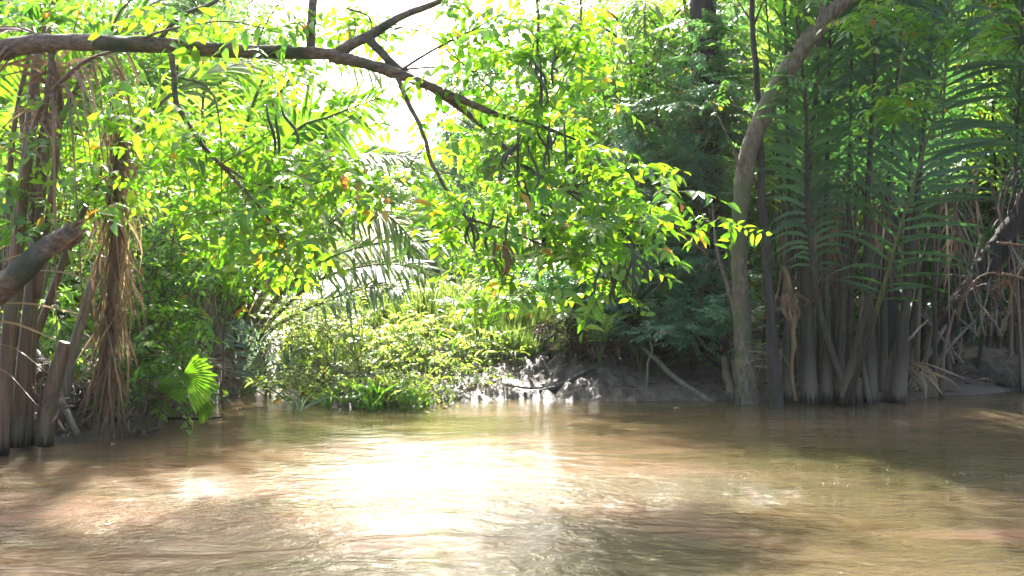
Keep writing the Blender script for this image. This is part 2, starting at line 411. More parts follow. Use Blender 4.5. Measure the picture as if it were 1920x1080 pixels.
M['water'] = water_mat()

# ------------------------------------------------------------------ ground and water
BX = np.array([-400, -20, -6, -4.2, -3.5, -3.3, -3.15, -2.9, -2.55, -2.3, -2.1, -1.0, -.62, 0, 1.2, 2.5, 4.4, 6.1, 10, 25, 400])
BY = np.array([5, 6, 7.1, 7.95, 8.6, 9.9, 11.5, 12.1, 12.2, 11.6, 10.55, 10.45, 11.0, 11.1, 10.95, 10.95, 10.95, 11.9, 13.0, 15.5, 40])
def ground_z(x, y):
    x = np.asarray(x, float); y = np.asarray(y, float)
    xx = x + .12 * fbm(x * 1.1, y * 1.1, 3, 2)
    d = y - np.interp(xx, BX, BY) + .22 * fbm(x * 1.7, y * 1.7, 3, 4)
    mudz = np.clip(1 - np.abs(x - .6) / 1.9, 0, 1)
    z = np.interp(d, [-3, -1, 0, .25, 1.2, 3, 8, 60], [-.9, -.45, 0, .09, .27, .46, .55, .62])
    clod = np.abs(fbm(x * 5, y * 5, 3, 1)) * .26 * mudz + np.maximum(fbm(x * 13, y * 13, 2, 5), -.1) * .07 * mudz + fbm(x * 3, y * 3, 4, 3) * .08 - .03 * mudz
    z = z + clod * np.clip(d * 1.5 + .5, 0, 1) * np.clip((24 - y) / 6, 0, 1)
    return z
def gz(x, y): return float(ground_z(np.array([x]), np.array([y]))[0])
xs = np.r_[-400, -150, -60, -30, -18, -12, np.arange(-9, -5, .25), np.arange(-5, 7.5, .035), np.arange(7.5, 12, .25), 14, 18, 26, 40, 70, 160, 400]
ys = np.r_[3, 5, 6, np.arange(7, 14.5, .035), np.arange(14.5, 20, .2), 21, 23, 26, 30, 40, 60, 100, 200, 500, 900]
X, Yg = np.meshgrid(xs, ys, indexing='ij')
Z = ground_z(X, Yg)
mb = MB(); nx, ny = X.shape
i, j = np.meshgrid(np.arange(nx - 1), np.arange(ny - 1), indexing='ij'); a0 = (i * ny + j)
mb.add(np.stack([X, Yg, Z], -1), np.concatenate([np.stack([a0, a0 + ny, a0 + ny + 1], -1).reshape(-1, 3), np.stack([a0, a0 + ny + 1, a0 + 1], -1).reshape(-1, 3)]))
tag(mb.build('mud_bank', M['mud']), 'brown muddy bank of the creek under the thicket', kind='structure')
mb = MB(); mb.add([[-300, -60, 0], [300, -60, 0], [300, 45, 0], [-300, 45, 0]], [[0, 1, 2], [0, 2, 3]])
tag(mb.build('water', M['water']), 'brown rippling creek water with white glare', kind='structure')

# leaf litter (uncountable) on the banks
n = 9000
lx = rng.uniform(-6, 8, n); ly = np.interp(lx, BX, BY) + rng.uniform(.15, 4.5, n) ** 1.0
keep = (np.abs(lx - .5) > 1.6) | (rng.random(n) < .15); lx, ly = lx[keep], ly[keep]; n = len(lx)
az = rng.uniform(0, 6.28, n)
mb = MB(); V, F = leafs(np.c_[lx, ly, ground_z(lx, ly) + .02], np.c_[np.cos(az), np.sin(az), rng.normal(0, .25, n)], np.c_[rng.normal(0, .35, (n, 2)), np.ones(n)], rng.uniform(.06, .2, n), rng.uniform(.02, .07, n), True)
mb.add(V, F); tag(mb.build('leaf_litter', M['litter']), 'dead brown leaves lying on the mud under the plants', kind='stuff')

# ------------------------------------------------------------------ plant builders
def stems(mb, base, tips, r0, r1, m=0, spread=.12):
    for tpt in tips:
        b = np.array(base) + rng.normal(0, spread, 3) * [1, 1, 0]; b[2] = gz(b[0], b[1]) - .08
        d = np.array(tpt) - b
        mid = b + d * .5 + np.array([rng.normal() * .1, rng.normal() * .1, .12 * np.linalg.norm(d[:2]) + .05])
        tube(mb, [b, mid, tpt], [r0, (r0 + r1) * .5, r1], 6, 9, m, knob=.1, wob=.04)
def shrub(name, label, cat, base, blobs, style='small', leaf='leaf_green', scale=1.0, nst=14, r0=.018, bark='bark', group=None, droop=(-.9, .35)):
    bx, by = base
    th = thing(name, label, cat, (bx, by, gz(bx, by)), group)
    P = blob_points(blobs)
    mb = MB(); put_sprigs(mb, P, style, scale, droop=droop); mb.build('foliage', [M[leaf], M['twig']], th)
    ix = rng.choice(len(P), min(nst, len(P)), replace=False)
    mb = MB(); stems(mb, (bx, by, 0), P[ix], r0, .004); mb.build('stems' if False else 'stem', M[bark], th)
    return th

def leaflets(mb, P, T, N0, start, L, Wd, nper, ang=50, droop=.35, lift=.15, m=0, gap=0.0, taper=.25, side=None):
    """two rows of folded ribbon leaflets along a rachis"""
    n = len(P); u = np.linspace(start, .985, nper); s = u * (n - 1); i = np.clip(s.astype(int), 0, n - 2); f = (s - i)[:, None]
    p = P[i] * (1 - f) + P[i + 1] * f; t = nrm(T[i] * (1 - f) + T[i + 1] * f)
    N = nrm(N0 - t * np.sum(N0 * t, -1, keepdims=True)); S = np.cross(t, N)
    v = (u - start) / (1 - start)
    env = np.interp(v, [0, .12, .45, .8, 1], [.55, .85, 1, .75, .35])
    for sg in (-1, 1):
        if side is not None and sg != side: continue
        k = rng.random(nper) > gap
        q = p[k]; tt = t[k]; nn = N[k]; ss = S[k] * sg; e = env[k]; c = k.sum()
        a = np.radians(ang + rng.normal(0, 8, c) - 22 * v[k])[:, None]
        d = nrm(np.cos(a) * tt + np.sin(a) * ss + lift * nn + rng.normal(0, .05, (c, 3)))
        ln = (L * e * np.where(rng.random(c) < .1, rng.uniform(.3, .7, c), rng.uniform(.82, 1.1, c)))[:, None]
        up = nrm(np.cross(d, np.cross(nn, d)) + rng.normal(0, .12, (c, 3)))
        sd2 = nrm(np.cross(d, up))
        rows = []; K = 5
        dr = (droop * np.where(rng.random(c) < .08, rng.uniform(1.5, 3, c), rng.uniform(.6, 1.4, c)))[:, None]
        for j in range(K):
            x = j / (K - 1)
            cpt = q + d * ln * x + np.array([0, 0, -1.0]) * ln * dr * x ** 2.2
            wd = Wd * (.35, 1, .95, .65, .06)[j] * np.maximum(e, .6)[:, None] * .5
            rows += [cpt - sd2 * wd + up * wd * .25, cpt, cpt + sd2 * wd + up * wd * .25]
        V = np.stack(rows, 1)
        ff = []
        for j in range(K - 1):
            for z in (0, 1):
                a0 = j * 3 + z; ff += [[a0, a0 + 1, a0 + 4], [a0, a0 + 4, a0 + 3]]
        F = np.array(ff)[None] + (np.arange(c) * 3 * K)[:, None, None]
        mb.add(V.reshape(-1, 3), F.reshape(-1, 3), m)

def frond(parent, pts, r=(.03, .006), start=.3, L=.8, Wd=.05, nper=50, ang=50, droop=.35, lift=.15, leaf='palm_green', stalk='stalk', ref=None, gap=.03, name='frond', label=None, roll=0, side=None):
    pts = np.array(pts, float)
    mb = MB(); P, T, _ = tube(mb, pts, np.linspace(r[0], r[1], len(pts)) if len(r) == 2 else r, 7, 28, knob=.04)
    fr = mb.build(name, M[stalk], parent)
    if label: fr['label'] = label
    N0 = np.array(ref if ref is not None else (0, 0, 1.0), float)
    if ref is None:
        N0 = np.array([0, 0, 1.0]) + np.array([0, -.6, 0])
    if nper:
        mb = MB(); leaflets(mb, P, T, N0[None] * np.ones((nper, 1)), start, L, Wd, nper, ang, droop, lift, gap=gap, side=side); mb.build('leaflets', M[leaf], fr)
    return fr

def ribbons(mb, starts, ends, sag, width, m=0, K=7):
    for a, b in zip(starts, ends):
        a = np.array(a, float); b = np.array(b, float)
        C = spline([a, (a + b) / 2 + np.array([rng.normal() * .05, rng.normal() * .05, -sag * rng.uniform(.3, 1)]), b], K)
        T = nrm(np.gradient(C, axis=0)); th = rng.uniform(0, 3.14) + np.linspace(0, rng.uniform(-2.2, 2.2), K)
        A = nrm(np.cross(T, np.array([.3, 1, .2]))); B = np.cross(T, A)
        S = A * np.cos(th)[:, None] + B * np.sin(th)[:, None]; Nn = np.cross(S, T)
        wd = width * rng.uniform(.5, 1.2) * np.interp(np.linspace(0, 1, K), [0, .2, .7, 1], [.5, 1, .9, .15])[:, None] * .5
        V = np.stack([C - S * wd, C + Nn * wd * .3, C + S * wd], 1).reshape(-1, 3)
        ff = []
        for j in range(K - 1):
            for z in (0, 1):
                a0 = j * 3 + z; ff += [[a0, a0 + 1, a0 + 4], [a0, a0 + 4, a0 + 3]]
        mb.add(V, ff, m)

# ------------------------------------------------------------------ far forest: individual trees, copied
def forest_tree(name, label, seed, h, rad, nl, style='mass', leaf='leaf_green', scale=1.4, group=None, zlo=.15):
    g = np.random.default_rng(seed)
    th = thing(name, label, 'tree', (0, 0, 0), group)
    mb = MB(); limbs = []
    top = np.array([g.normal() * .3, g.normal() * .3, h * .93])
    P, T, _ = tube(mb, [[0, 0, -.3], [g.normal() * .15, g.normal() * .15, h * .45], top], [h * .018, h * .013, .015], 8, 20, knob=.12, wob=.1)
    C = []
    for k in range(11):
        zz = h * (zlo + (.9 - zlo) * (k + g.random()) / 11); a = g.uniform(0, 6.28)
        rr = rad * (1 - abs(zz / h - .5) * .9) * g.uniform(.55, 1.0)
        b = np.array([np.interp(zz * .85, P[:, 2], P[:, 0]), np.interp(zz * .85, P[:, 2], P[:, 1]), zz * .85])
        e = np.array([math.cos(a) * rr, math.sin(a) * rr, zz])
        tube(mb, [b, (b + e) / 2 + [0, 0, .15], e], [h * .007, .008], 5, 8, wob=.08)
        C.append((e, g.uniform(.55, 1.0) * rad * .42)); C.append(((b + e) / 2, rad * .36))
    C.append((top, rad * .4))
    mb.build('trunk', M['bark_dark'], th)
    pts = []
    for (c, r) in C:
        k = int(nl * r ** 2 / sum(q[1] ** 2 for q in C))
        v = g.normal(size=(k, 3)); v = nrm(v) * (g.random((k, 1)) ** .45) * r * [1, 1, .75]
        pts.append(c + v)
    pts = np.concatenate(pts); pts = pts[pts[:, 2] > .1]
    mb = MB(); put_sprigs(mb, pts, style, scale, g=g); mb.build('crown', [M[leaf], M['twig']], th)
    return th
protos = [forest_tree('forest_tree', '', 5, 6.5, 2.3, 1100, leaf='leaf_green', scale=1.5),
          forest_tree('forest_tree', '', 6, 8.0, 2.6, 1300, leaf='leaf_deep', scale=1.6, zlo=.1),
          forest_tree('forest_tree', '', 8, 5.0, 2.0, 1000, leaf='leaf_lime', scale=1.3, zlo=.08),
          forest_tree('forest_tree', '', 9, 7.5, 2.4, 1200, leaf='leaf_blue', scale=1.4, zlo=.1)]
KN = ['mid green leafy', 'dark green leafy', 'yellow-green bushy', 'blue-green leafy']
used = [False] * 4
ORD = ['first', 'second', 'third', 'fourth', 'fifth', 'sixth', 'seventh', 'eighth']
def label_trees(rows, where):
    out = []
    for (k, px, Y, s) in rows:
        same = sorted(r[1] for r in rows if r[0] == k)
        out.append(f'{KN[k]} tree {where}' if len(same) == 1 else f'{ORD[same.index(px)]} {KN[k]} tree from the left {where}')
    return out
def plant_tree(k, x, y, s, rz, label, group):
    o = protos[k] if not used[k] else copy_tree(protos[k])
    used[k] = True
    o.location = (x, y, gz(x, y) - .1); o.rotation_euler = (0, 0, rz); o.scale = (s, s, s * random.uniform(.9, 1.1))
    tag(o, label, 'tree', group)
# background rows: (kind, px, distance, scale)
for group, where, rows in [
    ('trees behind the left bank', 'in the growth behind the left bank', [(0, -60, 13.5, 1.0), (2, 80, 15, 1.1), (2, 270, 16.2, 1.05), (3, 360, 21, 1.0), (0, 440, 25, 1.25), (0, 160, 20, 1.1), (2, 520, 29, 1.0)]),
    ('far trees behind the middle', 'far behind the middle shrubs', [(3, 800, 30, .62), (3, 905, 27, .85), (1, 860, 44, .8), (0, 760, 46, .5)]),
    ('trees behind the right bank', 'in the forest behind the right bank', [(2, 1030, 19, .9), (3, 1100, 17.5, .75), (2, 1190, 19, 1.15), (2, 1290, 18, 1.1), (0, 1380, 17.5, 1.0), (1, 1240, 27, 1.3), (2, 1470, 21, 1.2), (2, 1560, 24, 1.3),
        (1, 1630, 19.5, .9), (0, 1720, 24, 1.2), (2, 1820, 21, 1.1), (1, 1915, 17, .9), (3, 1990, 14.5, .9), (2, 2060, 22, 1.4)])]:
    for (k, px, Y, s), lb in zip(rows, label_trees(rows, where)):
        plant_tree(k, (px - 960) / FPX * Y, Y, s, random.uniform(0, 6.28), lb, group)

# tall shading trees over the right bank: trunks stand among the thicket, crowns above the frame; the first is added to shade the water
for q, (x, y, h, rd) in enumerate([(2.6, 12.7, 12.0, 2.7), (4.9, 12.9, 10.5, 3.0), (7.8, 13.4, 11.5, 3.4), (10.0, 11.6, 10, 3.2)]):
    t_ = forest_tree('tall_tree', ['tall added shade tree rising just behind the pale bending tree', 'tall straight trunk rising among the dark palm stalks in the right thicket', 'tall trunk behind the leaning dark trunk near the right edge', 'tall trunk at the far right edge beyond the boulder'][q], 40 + q, h, rd, 1500, leaf='leaf_deep', scale=2.0, group='tall trees over the right bank', zlo=.78 if q == 0 else .62)
    t_.location = (x, y, gz(x, y)); t_.rotation_euler = (0, 0, q)

# ------------------------------------------------------------------ the limb that overhangs the creek
YB = 7.4
th = thing('overhanging_tree', 'grey-brown tree limb reaching over the creek, forking above the water with lime leaves', 'tree', (-5.4, 7.9, gz(-5.4, 7.9)))
mb = MB()
BR = []
def limb(spec, r, sides=8, knob=.12, wob=.0, m=0):
    pts = [at(*p) for p in spec]
    P, T, rr = tube(mb, pts, r, sides, None, m, knob=knob, wob=wob)
    BR.append(P); return P
tube(mb, [[-5.4, 7.9, -.2], [-5.35, 7.8, 1.2], [-5.0, 7.6, 2.5], at(-60, 110, 7.5)], [.17, .15, .12, .105], 10, 22, knob=.15)
limb([(-60, 110, 7.5), (60, 82, 7.5), (180, 80, 7.4), (320, 86, 7.4), (450, 96, 7.4), (560, 98, 7.4), (640, 102, 7.4)], [.082, .068, .06, .056, .052, .048, .043], 12, .2, .015)
limb([(620, 104, 7.4), (680, 118, 7.4), (745, 138, 7.4), (850, 180, 7.4), (930, 214, 7.4), (1000, 232, 7.5), (1080, 262, 7.6)], [.05, .043, .04, .03, .024, .018, .008], 8)
limb([(636, 98, 7.4), (660, 82, 7.45), (690, 68, 7.5), (750, 32, 7.6), (830, 0, 7.7), (930, -50, 7.8)], [.045, .042, .04, .03, .024, .015], 8)
limb([(690, 72, 7.5), (715, 98, 7.45), (745, 128, 7.45), (800, 160, 7.45), (865, 205, 7.5), (920, 250, 7.5), (975, 305, 7.5), (1040, 345, 7.5), (1130, 378, 7.6), (1230, 410, 7.7)], [.035, .034, .032, .028, .024, .02, .018, .016, .012, .005], 8)
limb([(742, 140, 7.4), (768, 200, 7.35), (798, 262, 7.3), (812, 310, 7.3), (845, 365, 7.3), (872, 405, 7.3), (950, 432, 7.3), (1040, 468, 7.3), (1120, 510, 7.4)], [.02, .018, .016, .015, .013, .012, .009, .007, .003], 7, wob=.02)
limb([(868, 400, 7.3), (880, 450, 7.3), (905, 500, 7.3), (930, 560, 7.3)], [.008, .006, .004, .002], 5)
limb([(322, 98, 7.35), (328, 180, 7.25), (360, 245, 7.2), (415, 310, 7.15), (470, 370, 7.1), (520, 430, 7.1), (545, 480, 7.1)], [.022, .02, .018, .015, .012, .008, .003], 7, wob=.02)
limb([(415, 308, 7.15), (480, 345, 7.1), (560, 350, 7.1), (640, 330, 7.1)], [.011, .008, .006, .002], 6)
limb([(335, 145, 7.2), (390, 165, 7.1), (412, 230, 7.1), (415, 330, 7.1), (412, 420, 7.1)], [.009, .008, .006, .005, .002], 5)
limb([(415, 308, 7.15), (470, 275, 7.2), (530, 240, 7.3)], [.007, .005, .002], 5)
limb([(583, 98, 7.42), (584, 40, 7.5), (590, -30, 7.6)], [.035, .034, .03], 8)
limb([(290, 84, 7.4), (340, 30, 7.4), (400, 5, 7.5), (450, -40, 7.6)], [.02, .016, .014, .012], 6)
limb([(750, 132, 7.4), (820, 88, 7.5), (890, 55, 7.5), (970, 10, 7.6), (1040, -20, 7.7)], [.012, .01, .008, .006, .004], 6, wob=.02)
limb([(835, 92, 7.5), (880, 130, 7.5), (940, 185, 7.5), (975, 240, 7.5)], [.007, .006, .004, .002], 5)
limb([(760, 130, 7.4), (820, 126, 7.4), (880, 132, 7.4), (950, 150, 7.4)], [.009, .007, .005, .002], 5)
limb([(700, 66, 7.5), (690, 30, 7.5), (650, 15, 7.5), (600, -10, 7.6)], [.009, .007, .006, .004], 5)
limb([(655, 85, 7.45), (668, 40, 7.5), (640, 0, 7.6)], [.006, .004, .002], 4, wob=.02)
limb([(790, 155, 7.4), (815, 200, 7.4), (880, 235, 7.4), (900, 280, 7.4)], [.006, .005, .004, .002], 4, wob=.03)
limb([(720, 50, 7.5), (790, 60, 7.5), (850, 95, 7.5), (870, 140, 7.5)], [.006, .005, .003, .0015], 4, wob=.03)
limb([(800, 265, 7.3), (770, 310, 7.3), (745, 360, 7.3)], [.005, .004, .0015], 4, wob=.03)
limb([(480, 96, 7.4), (500, 40, 7.4), (545, -20, 7.5)], [.008, .006, .004], 5, wob=.02)
limb([(200, 80, 7.4), (225, 20, 7.4), (280, -30, 7.4)], [.012, .009, .006], 5, wob=.02)
limb([(1010, -40, 7.2), (1008, 60, 7.2), (1015, 130, 7.2), (1010, 210, 7.2), (1002, 300, 7.2)], [.014, .011, .009, .007, .003], 6, wob=.03)
limb([(1080, -60, 7.4), (1090, 40, 7.3), (1060, 150, 7.3), (1010, 210, 7.3)], [.01, .008, .006, .003], 5, wob=.03)
limb([(1040, 345, 7.5), (1120, 400, 7.4), (1190, 460, 7.3), (1170, 520, 7.3), (1150, 570, 7.3)], [.012, .011, .009, .006, .003], 6, wob=.03)
limb([(960, 290, 7.5), (975, 380, 7.4), (955, 440, 7.4), (950, 520, 7.4)], [.007, .006, .004, .002], 5, wob=.03)
limb([(100, 78, 7.45), (90, 180, 7.5), (70, 300, 7.7), (60, 420, 7.9)], [.02, .018, .014, .01], 6, wob=.03)
limb([(250, 84, 7.4), (300, 60, 7.3), (420, 40, 7.1), (520, 60, 7.0)], [.012, .01, .006, .002], 5)
mb.build('trunk', M['bark_limb'], th)
# leaves: along the limbs and in hanging masses
pts = []
for P in BR[1:]:
    k = max(2, int(np.linalg.norm(np.diff(P, axis=0), axis=1).sum() * 4))
    q = P[rng.integers(len(P) // 3, len(P), k)]
    pts.append(q + rng.normal(0, .06, q.shape))
pts.append(blob_points([
    (300, 190, 170, 70, 7.0, 8.0, 34), (400, 290, 130, 80, 7.0, 8.0, 34), (200, 320, 120, 80, 7.2, 8.2, 24), (520, 290, 110, 80, 6.9, 7.8, 26),
    (620, 330, 120, 45, 6.9, 7.8, 36), (740, 335, 110, 35, 6.9, 7.8, 26), (500, 430, 70, 50, 6.9, 7.8, 34), (440, 440, 90, 50, 7, 8, 20), (510, 490, 45, 35, 6.9, 7.8, 15),
    (470, 50, 150, 50, 7.2, 8.2, 22), (660, 30, 90, 40, 7.3, 8.4, 16), (670, 225, 60, 40, 7.3, 8.3, 7), (560, 150, 70, 60, 7.3, 8.3, 12), (850, 60, 60, 40, 7.4, 8.4, 5), (790, 250, 40, 40, 7.3, 8.0, 3),
    (920, 50, 70, 60, 7.0, 8.2, 14), (1000, 110, 80, 110, 6.9, 8.0, 46), (1060, 50, 110, 80, 7.0, 8.2, 30), (980, 260, 60, 70, 7.0, 7.9, 20),
    (1110, 240, 110, 80, 7.2, 8.3, 22), (1050, 360, 150, 60, 7.0, 8.0, 34), (1210, 360, 100, 60, 7.2, 8.2, 26), (870, 400, 70, 40, 7.0, 7.8, 20),
    (920, 470, 70, 50, 7.0, 7.8, 16), (1070, 440, 90, 60, 6.9, 7.7, 28), (1180, 440, 70, 50, 6.9, 7.7, 22), (1160, 535, 30, 30, 6.9, 7.5, 7), (940, 570, 20, 20, 7.1, 7.6, 4), (1000, 530, 50, 25, 7.1, 7.6, 5),
    (1350, 410, 24, 16, 7.4, 7.8, 5)]))
mb = MB(); put_sprigs(mb, np.concatenate(pts), 'ovate', .88, droop=(-.8, .25)); mb.build('foliage', [M['leaf_lime'], M['twig']], th)
# curved dark seed pods hanging in bunches
for (px, py, Y, k) in [(975, 250, 7.1, 4), (1030, 230, 7.1, 5), (1010, 110, 7.1, 4), (1190, 470, 7.0, 7), (1150, 480, 7.0, 4), (870, 400, 7.2, 3), (1000, 330, 7.2, 2), (520, 200, 7.1, 3), (940, 390, 7.2, 2), (1060, 80, 7.1, 2)]:
    for i_ in range(k):
        c = at(px + rng.normal() * 14, py + rng.normal() * 8, Y - .25 + rng.normal() * .08); mb = MB()
        a = rng.uniform(0, 6.28); hx = np.array([math.cos(a), math.sin(a) * .6, 0]); ln = rng.uniform(.18, .34); bw = rng.uniform(.05, .14)
        tube(mb, [c, c + hx * bw * .25 + [0, 0, -ln * .3], c + hx * bw * .9 + [0, 0, -ln * .6], c + hx * bw * 1.1 + [0, 0, -ln * .9], c + hx * bw * (.3 + .8 * rng.random()) + [0, 0, -ln * 1.1]], [.004, .010, .012, .010, .002], 6, 16)
        mb.build('seed_pod', M['pod'], th)
mb = MB(); c = at(940, 455, 7.2)
ribbons(mb, [c + rng.normal(0, .02, 3) for _ in range(7)], [c + np.array([rng.normal() * .03, rng.normal() * .03, -rng.uniform(.2, .3)]) for _ in range(7)], .02, .035)
f_ = mb.build('dead_leaf', M['dead'], th); f_['label'] = 'curled brown dead leaf hanging from the twig'

# broken thick limb at the left edge
th = thing('broken_trunk', 'thick broken grey trunk slanting in from the left edge with a splintered end', 'tree trunk', (-5.3, 7.3, gz(-5.3, 7.3)))
mb = MB(); tube(mb, [[-5.3, 7.3, -.2], [-4.9, 7.35, .6], at(-30, 560, 7.3), at(40, 510, 7.2), at(95, 460, 7.1), at(138, 432, 7.05)], [.14, .12, .10, .085, .073, .062], 12, 26, knob=.4, wob=.03); mb.build('trunk', M['bark_limb'], th)
mb = MB(); e = at(138, 432, 7.05)
for i_ in range(9):
    a = rng.uniform(0, 6.28); o_ = np.array([.3 * math.cos(a), math.cos(a) * .2, math.sin(a)]) * .06
    tube(mb, [e + o_ - [.05, 0, -.03 * -1], e + o_ + [.05 + rng.random() * .07, 0, .02 + rng.random() * .05]], [.022, .003], 5, 4)
mb.build('splintered_end', M['stalk_tan'], th)

# ------------------------------------------------------------------ left bank palm stalks and drapes
th = thing('nipa_palm', 'palm clump with thick brown stalks standing in the water at the left edge', 'palm', at(50, 835, 8.0) * [1, 1, 0])
for pts_, r_ in [([(2, 855, 7.8), (22, 560, 7.8), (50, 300, 7.9), (70, 100, 8.1)], (.062, .04)), ([(30, 838, 8.0), (52, 600, 8.0), (80, 330, 8.1), (108, 120, 8.2)], (.062, .03)),
                 ([(50, 835, 8.1), (58, 640, 8.1), (62, 430, 8.2), (40, 200, 8.3)], (.052, .03)), ([(-30, 850, 7.9), (-20, 500, 7.9), (-60, 100, 8)], (.07, .04))]:
    frond(th, [at(*p) for p in pts_], r_, nper=0, stalk='stalk_brown', name='stalk')
for pts_ in [[(40, 700, 8.2), (90, 300, 8.3), (220, 60, 8.4), (420, -60, 8.6)], [(30, 650, 8.3), (20, 300, 8.5), (90, 20, 8.6), (260, -160, 8.8)], [(60, 650, 8.4), (180, 350, 8.5), (330, 170, 8.6), (480, 110, 8.7)]]:
    frond(th, [at(*p) for p in pts_], (.035, .008), start=.42, L=.85, Wd=.05, nper=48, leaf='palm_lime', stalk='stalk_brown', droop=.4)
f_ = frond(th, [at(*p) for p in [(70, 560, 8.0), (110, 250, 7.9), (104, 130, 7.8), (60, 60, 7.7), (-30, 60, 7.6)]], (.03, .012), start=.5, L=.9, Wd=.035, nper=26, leaf='dead', stalk='stalk_brown', droop=1.1, ang=60, label='dead brown frond hanging in strips')
frond(th, [at(*p) for p in [(20, 560, 7.8), (60, 250, 7.7), (140, 130, 7.6), (230, 90, 7.6)]], (.03, .012), start=.45, L=.7, Wd=.035, nper=20, leaf='dead', stalk='stalk_brown', droop=1.3, ang=60, label='dead brown frond hanging in strips')
for nm, lb, a_ in [('cut_stalk', 'leaning brown palm stalk cut off short, darkest at its foot, left bank', ([(80, 835, 8.05), (97, 735, 8.05), (122, 642, 8.05)], (.078, .052))),
                   ('leaning_stalk', 'long pale brown stalk leaning right behind the cut stalk', ([(112, 790, 8.6), (135, 670, 8.6), (165, 560, 8.6), (192, 480, 8.6)], (.05, .04))),
                   ('leaning_stalk', 'grey fallen stalk slanting into the water beside the hanging dead frond', ([(146, 815, 8.3), (122, 765, 8.4), (90, 690, 8.6), (62, 650, 8.8)], (.028, .02)))]:
    b = at(*a_[0][0]); mb = MB(); tube(mb, [at(*p) for p in a_[0]], list(a_[1]), 10, 14, knob=.06)
    o = mb.build(nm, M['stalk_brown' if nm == 'cut_stalk' else 'stalk_grey'], None, b); tag(o, lb, 'palm stalk')
th = thing('dead_frond', 'long dead brown palm frond hanging from above down into the water', 'dead frond', at(200, 828, 8.25) * [1, 1, 0])
mb = MB(); ctr = [at(225, 110, 8.2), at(222, 300, 8.2), at(218, 480, 8.2), at(205, 660, 8.2), at(198, 832, 8.2)]
tube(mb, ctr, [.02, .03, .035, .03, .03], 7, 24, knob=.3); mb.build('stalk', M['dead'], th)
mb = MB(); C = spline(ctr, 60); s_, e_ = [], []
for q in range(300):
    a = rng.integers(0, 48); ln = rng.integers(8, 20); s_.append(C[a] + rng.normal(0, .05, 3)); e_.append(C[min(59, a + ln)] + rng.normal(0, .12, 3) * [1, .7, .5])
ribbons(mb, s_[:240], e_[:240], .03, .022); ribbons(mb, s_[240:], e_[240:], .03, .016, 1); mb.build('strips', [M['dead'], M['straw']], th)
# arching straw blades at the left edge
th = thing('dry_frond', 'thin straw coloured leaf blades arching out from the left edge stalks', 'leaf blades', at(0, 600, 7.6))
mb = MB(); ribbons(mb, [at(-30, y_, 7.7) for y_ in (570, 600, 640, 690, 540, 500)], [at(155, 590, 7.4), at(110, 640, 7.3), at(90, 700, 7.3), at(70, 760, 7.3), at(185, 528, 7.2), at(150, 470, 7.3)], -.12, .02, K=12); mb.build('blades', M['straw'], th)

# left shrubs
shrub('leafy_shrub', 'bushy glossy shrub filling the left bank behind the hanging dead frond', 'shrub', (-3.9, 9.6),
      [(300, 410, 150, 120, 9.4, 10.8, 110), (290, 560, 110, 110, 9.3, 10.4, 110), (270, 680, 90, 60, 8.9, 9.8, 80), (400, 440, 110, 90, 9.3, 10.6, 90), (150, 620, 110, 110, 9.0, 10.2, 90)], 'small', 'leaf_green', 1.15, 26)
shrub('leafy_shrub', 'yellow-green sunlit shrub leaning over the inlet beside the fan leaf', 'shrub', (-3.2, 10.3),
      [(440, 520, 50, 40, 9.0, 10.0, 24), (330, 620, 80, 60, 8.8, 9.6, 36), (310, 730, 80, 32, 8.9, 9.6, 44)], 'ovate', 'leaf_lime', .75, 12)
shrub('leafy_shrub', 'tangle of green leaves between the brown stalks at the left edge', 'shrub', (-4.7, 9.2),
      [(60, 360, 120, 120, 7.6, 9.4, 80), (50, 620, 110, 110, 8.8, 10, 70), (120, 220, 120, 100, 8.8, 10.4, 60), (90, 30, 150, 50, 8.0, 9.5, 50)], 'ovate', 'leaf_green', .8, 18)
shrub('leafy_shrub', 'tall pale shrub of small leaves rising behind the left bank shrubs', 'shrub', (-3.9, 11.8),
      [(250, 260, 190, 130, 11, 12.6, 130), (400, 330, 150, 130, 11, 12.6, 140), (540, 420, 90, 90, 11.4, 12.8, 60), (120, 420, 140, 130, 11, 12.6, 90)], 'small', 'leaf_pale', 1.3, 20)
# fan leaf
th = thing('fan_palm', 'small palm with sunlit round pleated fan leaves above the water', 'palm', at(300, 760, 9.6) * [1, 1, 0])
mb = MB(); c = at(342, 704, 8.1); tube(mb, [at(290, 800, 8.8), at(315, 735, 8.4), c], [.012, .006], 5, 8); mb.build('stalk', M['stalk_lime'], th)
for c, scl, a_lo, yaw in ((c, 1.0, -62, -.25), (at(300, 735, 8.5), .72, -20, .5), (at(372, 752, 8.3), .55, -75, -.6)):
    mb = MB(); n = 17
    for q in range(n):
        a = R(a_lo + 120 * q / (n - 1)); d = np.array([math.cos(a), yaw, math.sin(a)]); d = nrm(d); sdv = nrm(np.cross(d, [0, 1, .1]))
        Lq = scl * .34 * (1 - .12 * abs(q - 8) / 8) * rng.uniform(.86, 1.04); wq = .034 * scl
        rows = []
        for x, ww in ((0, .08), (.35, .45), (.7, 1), (.93, .8), (1, .45)):
            cpt = c + d * Lq * x + np.array([0, 0, -.06 * x * x]); rows += [cpt - sdv * wq * .5 * ww + [0, .009, 0], cpt, cpt + sdv * wq * .5 * ww + [0, .009, 0]]
        ff = []
        for j in range(4):
            for z in (0, 1): a0 = j * 3 + z; ff += [[a0, a0 + 1, a0 + 4], [a0, a0 + 4, a0 + 3]]
        mb.add(rows, ff, smooth=False)
    mb.build('fan_leaf', M['palm_lime'], th)
mb = MB(); tube(mb, [at(275, 788, 9.7), at(330, 784, 9.5), at(380, 786, 9.4), at(425, 781, 9.3)], [.008, .013, .012, .004], 6, 14, knob=.3, wob=.01)
tag(mb.build('floating_stick', M['bark_dark'], None, at(350, 787, 9.5)), 'thin dark stick lying on the water under the left shrub', 'stick')

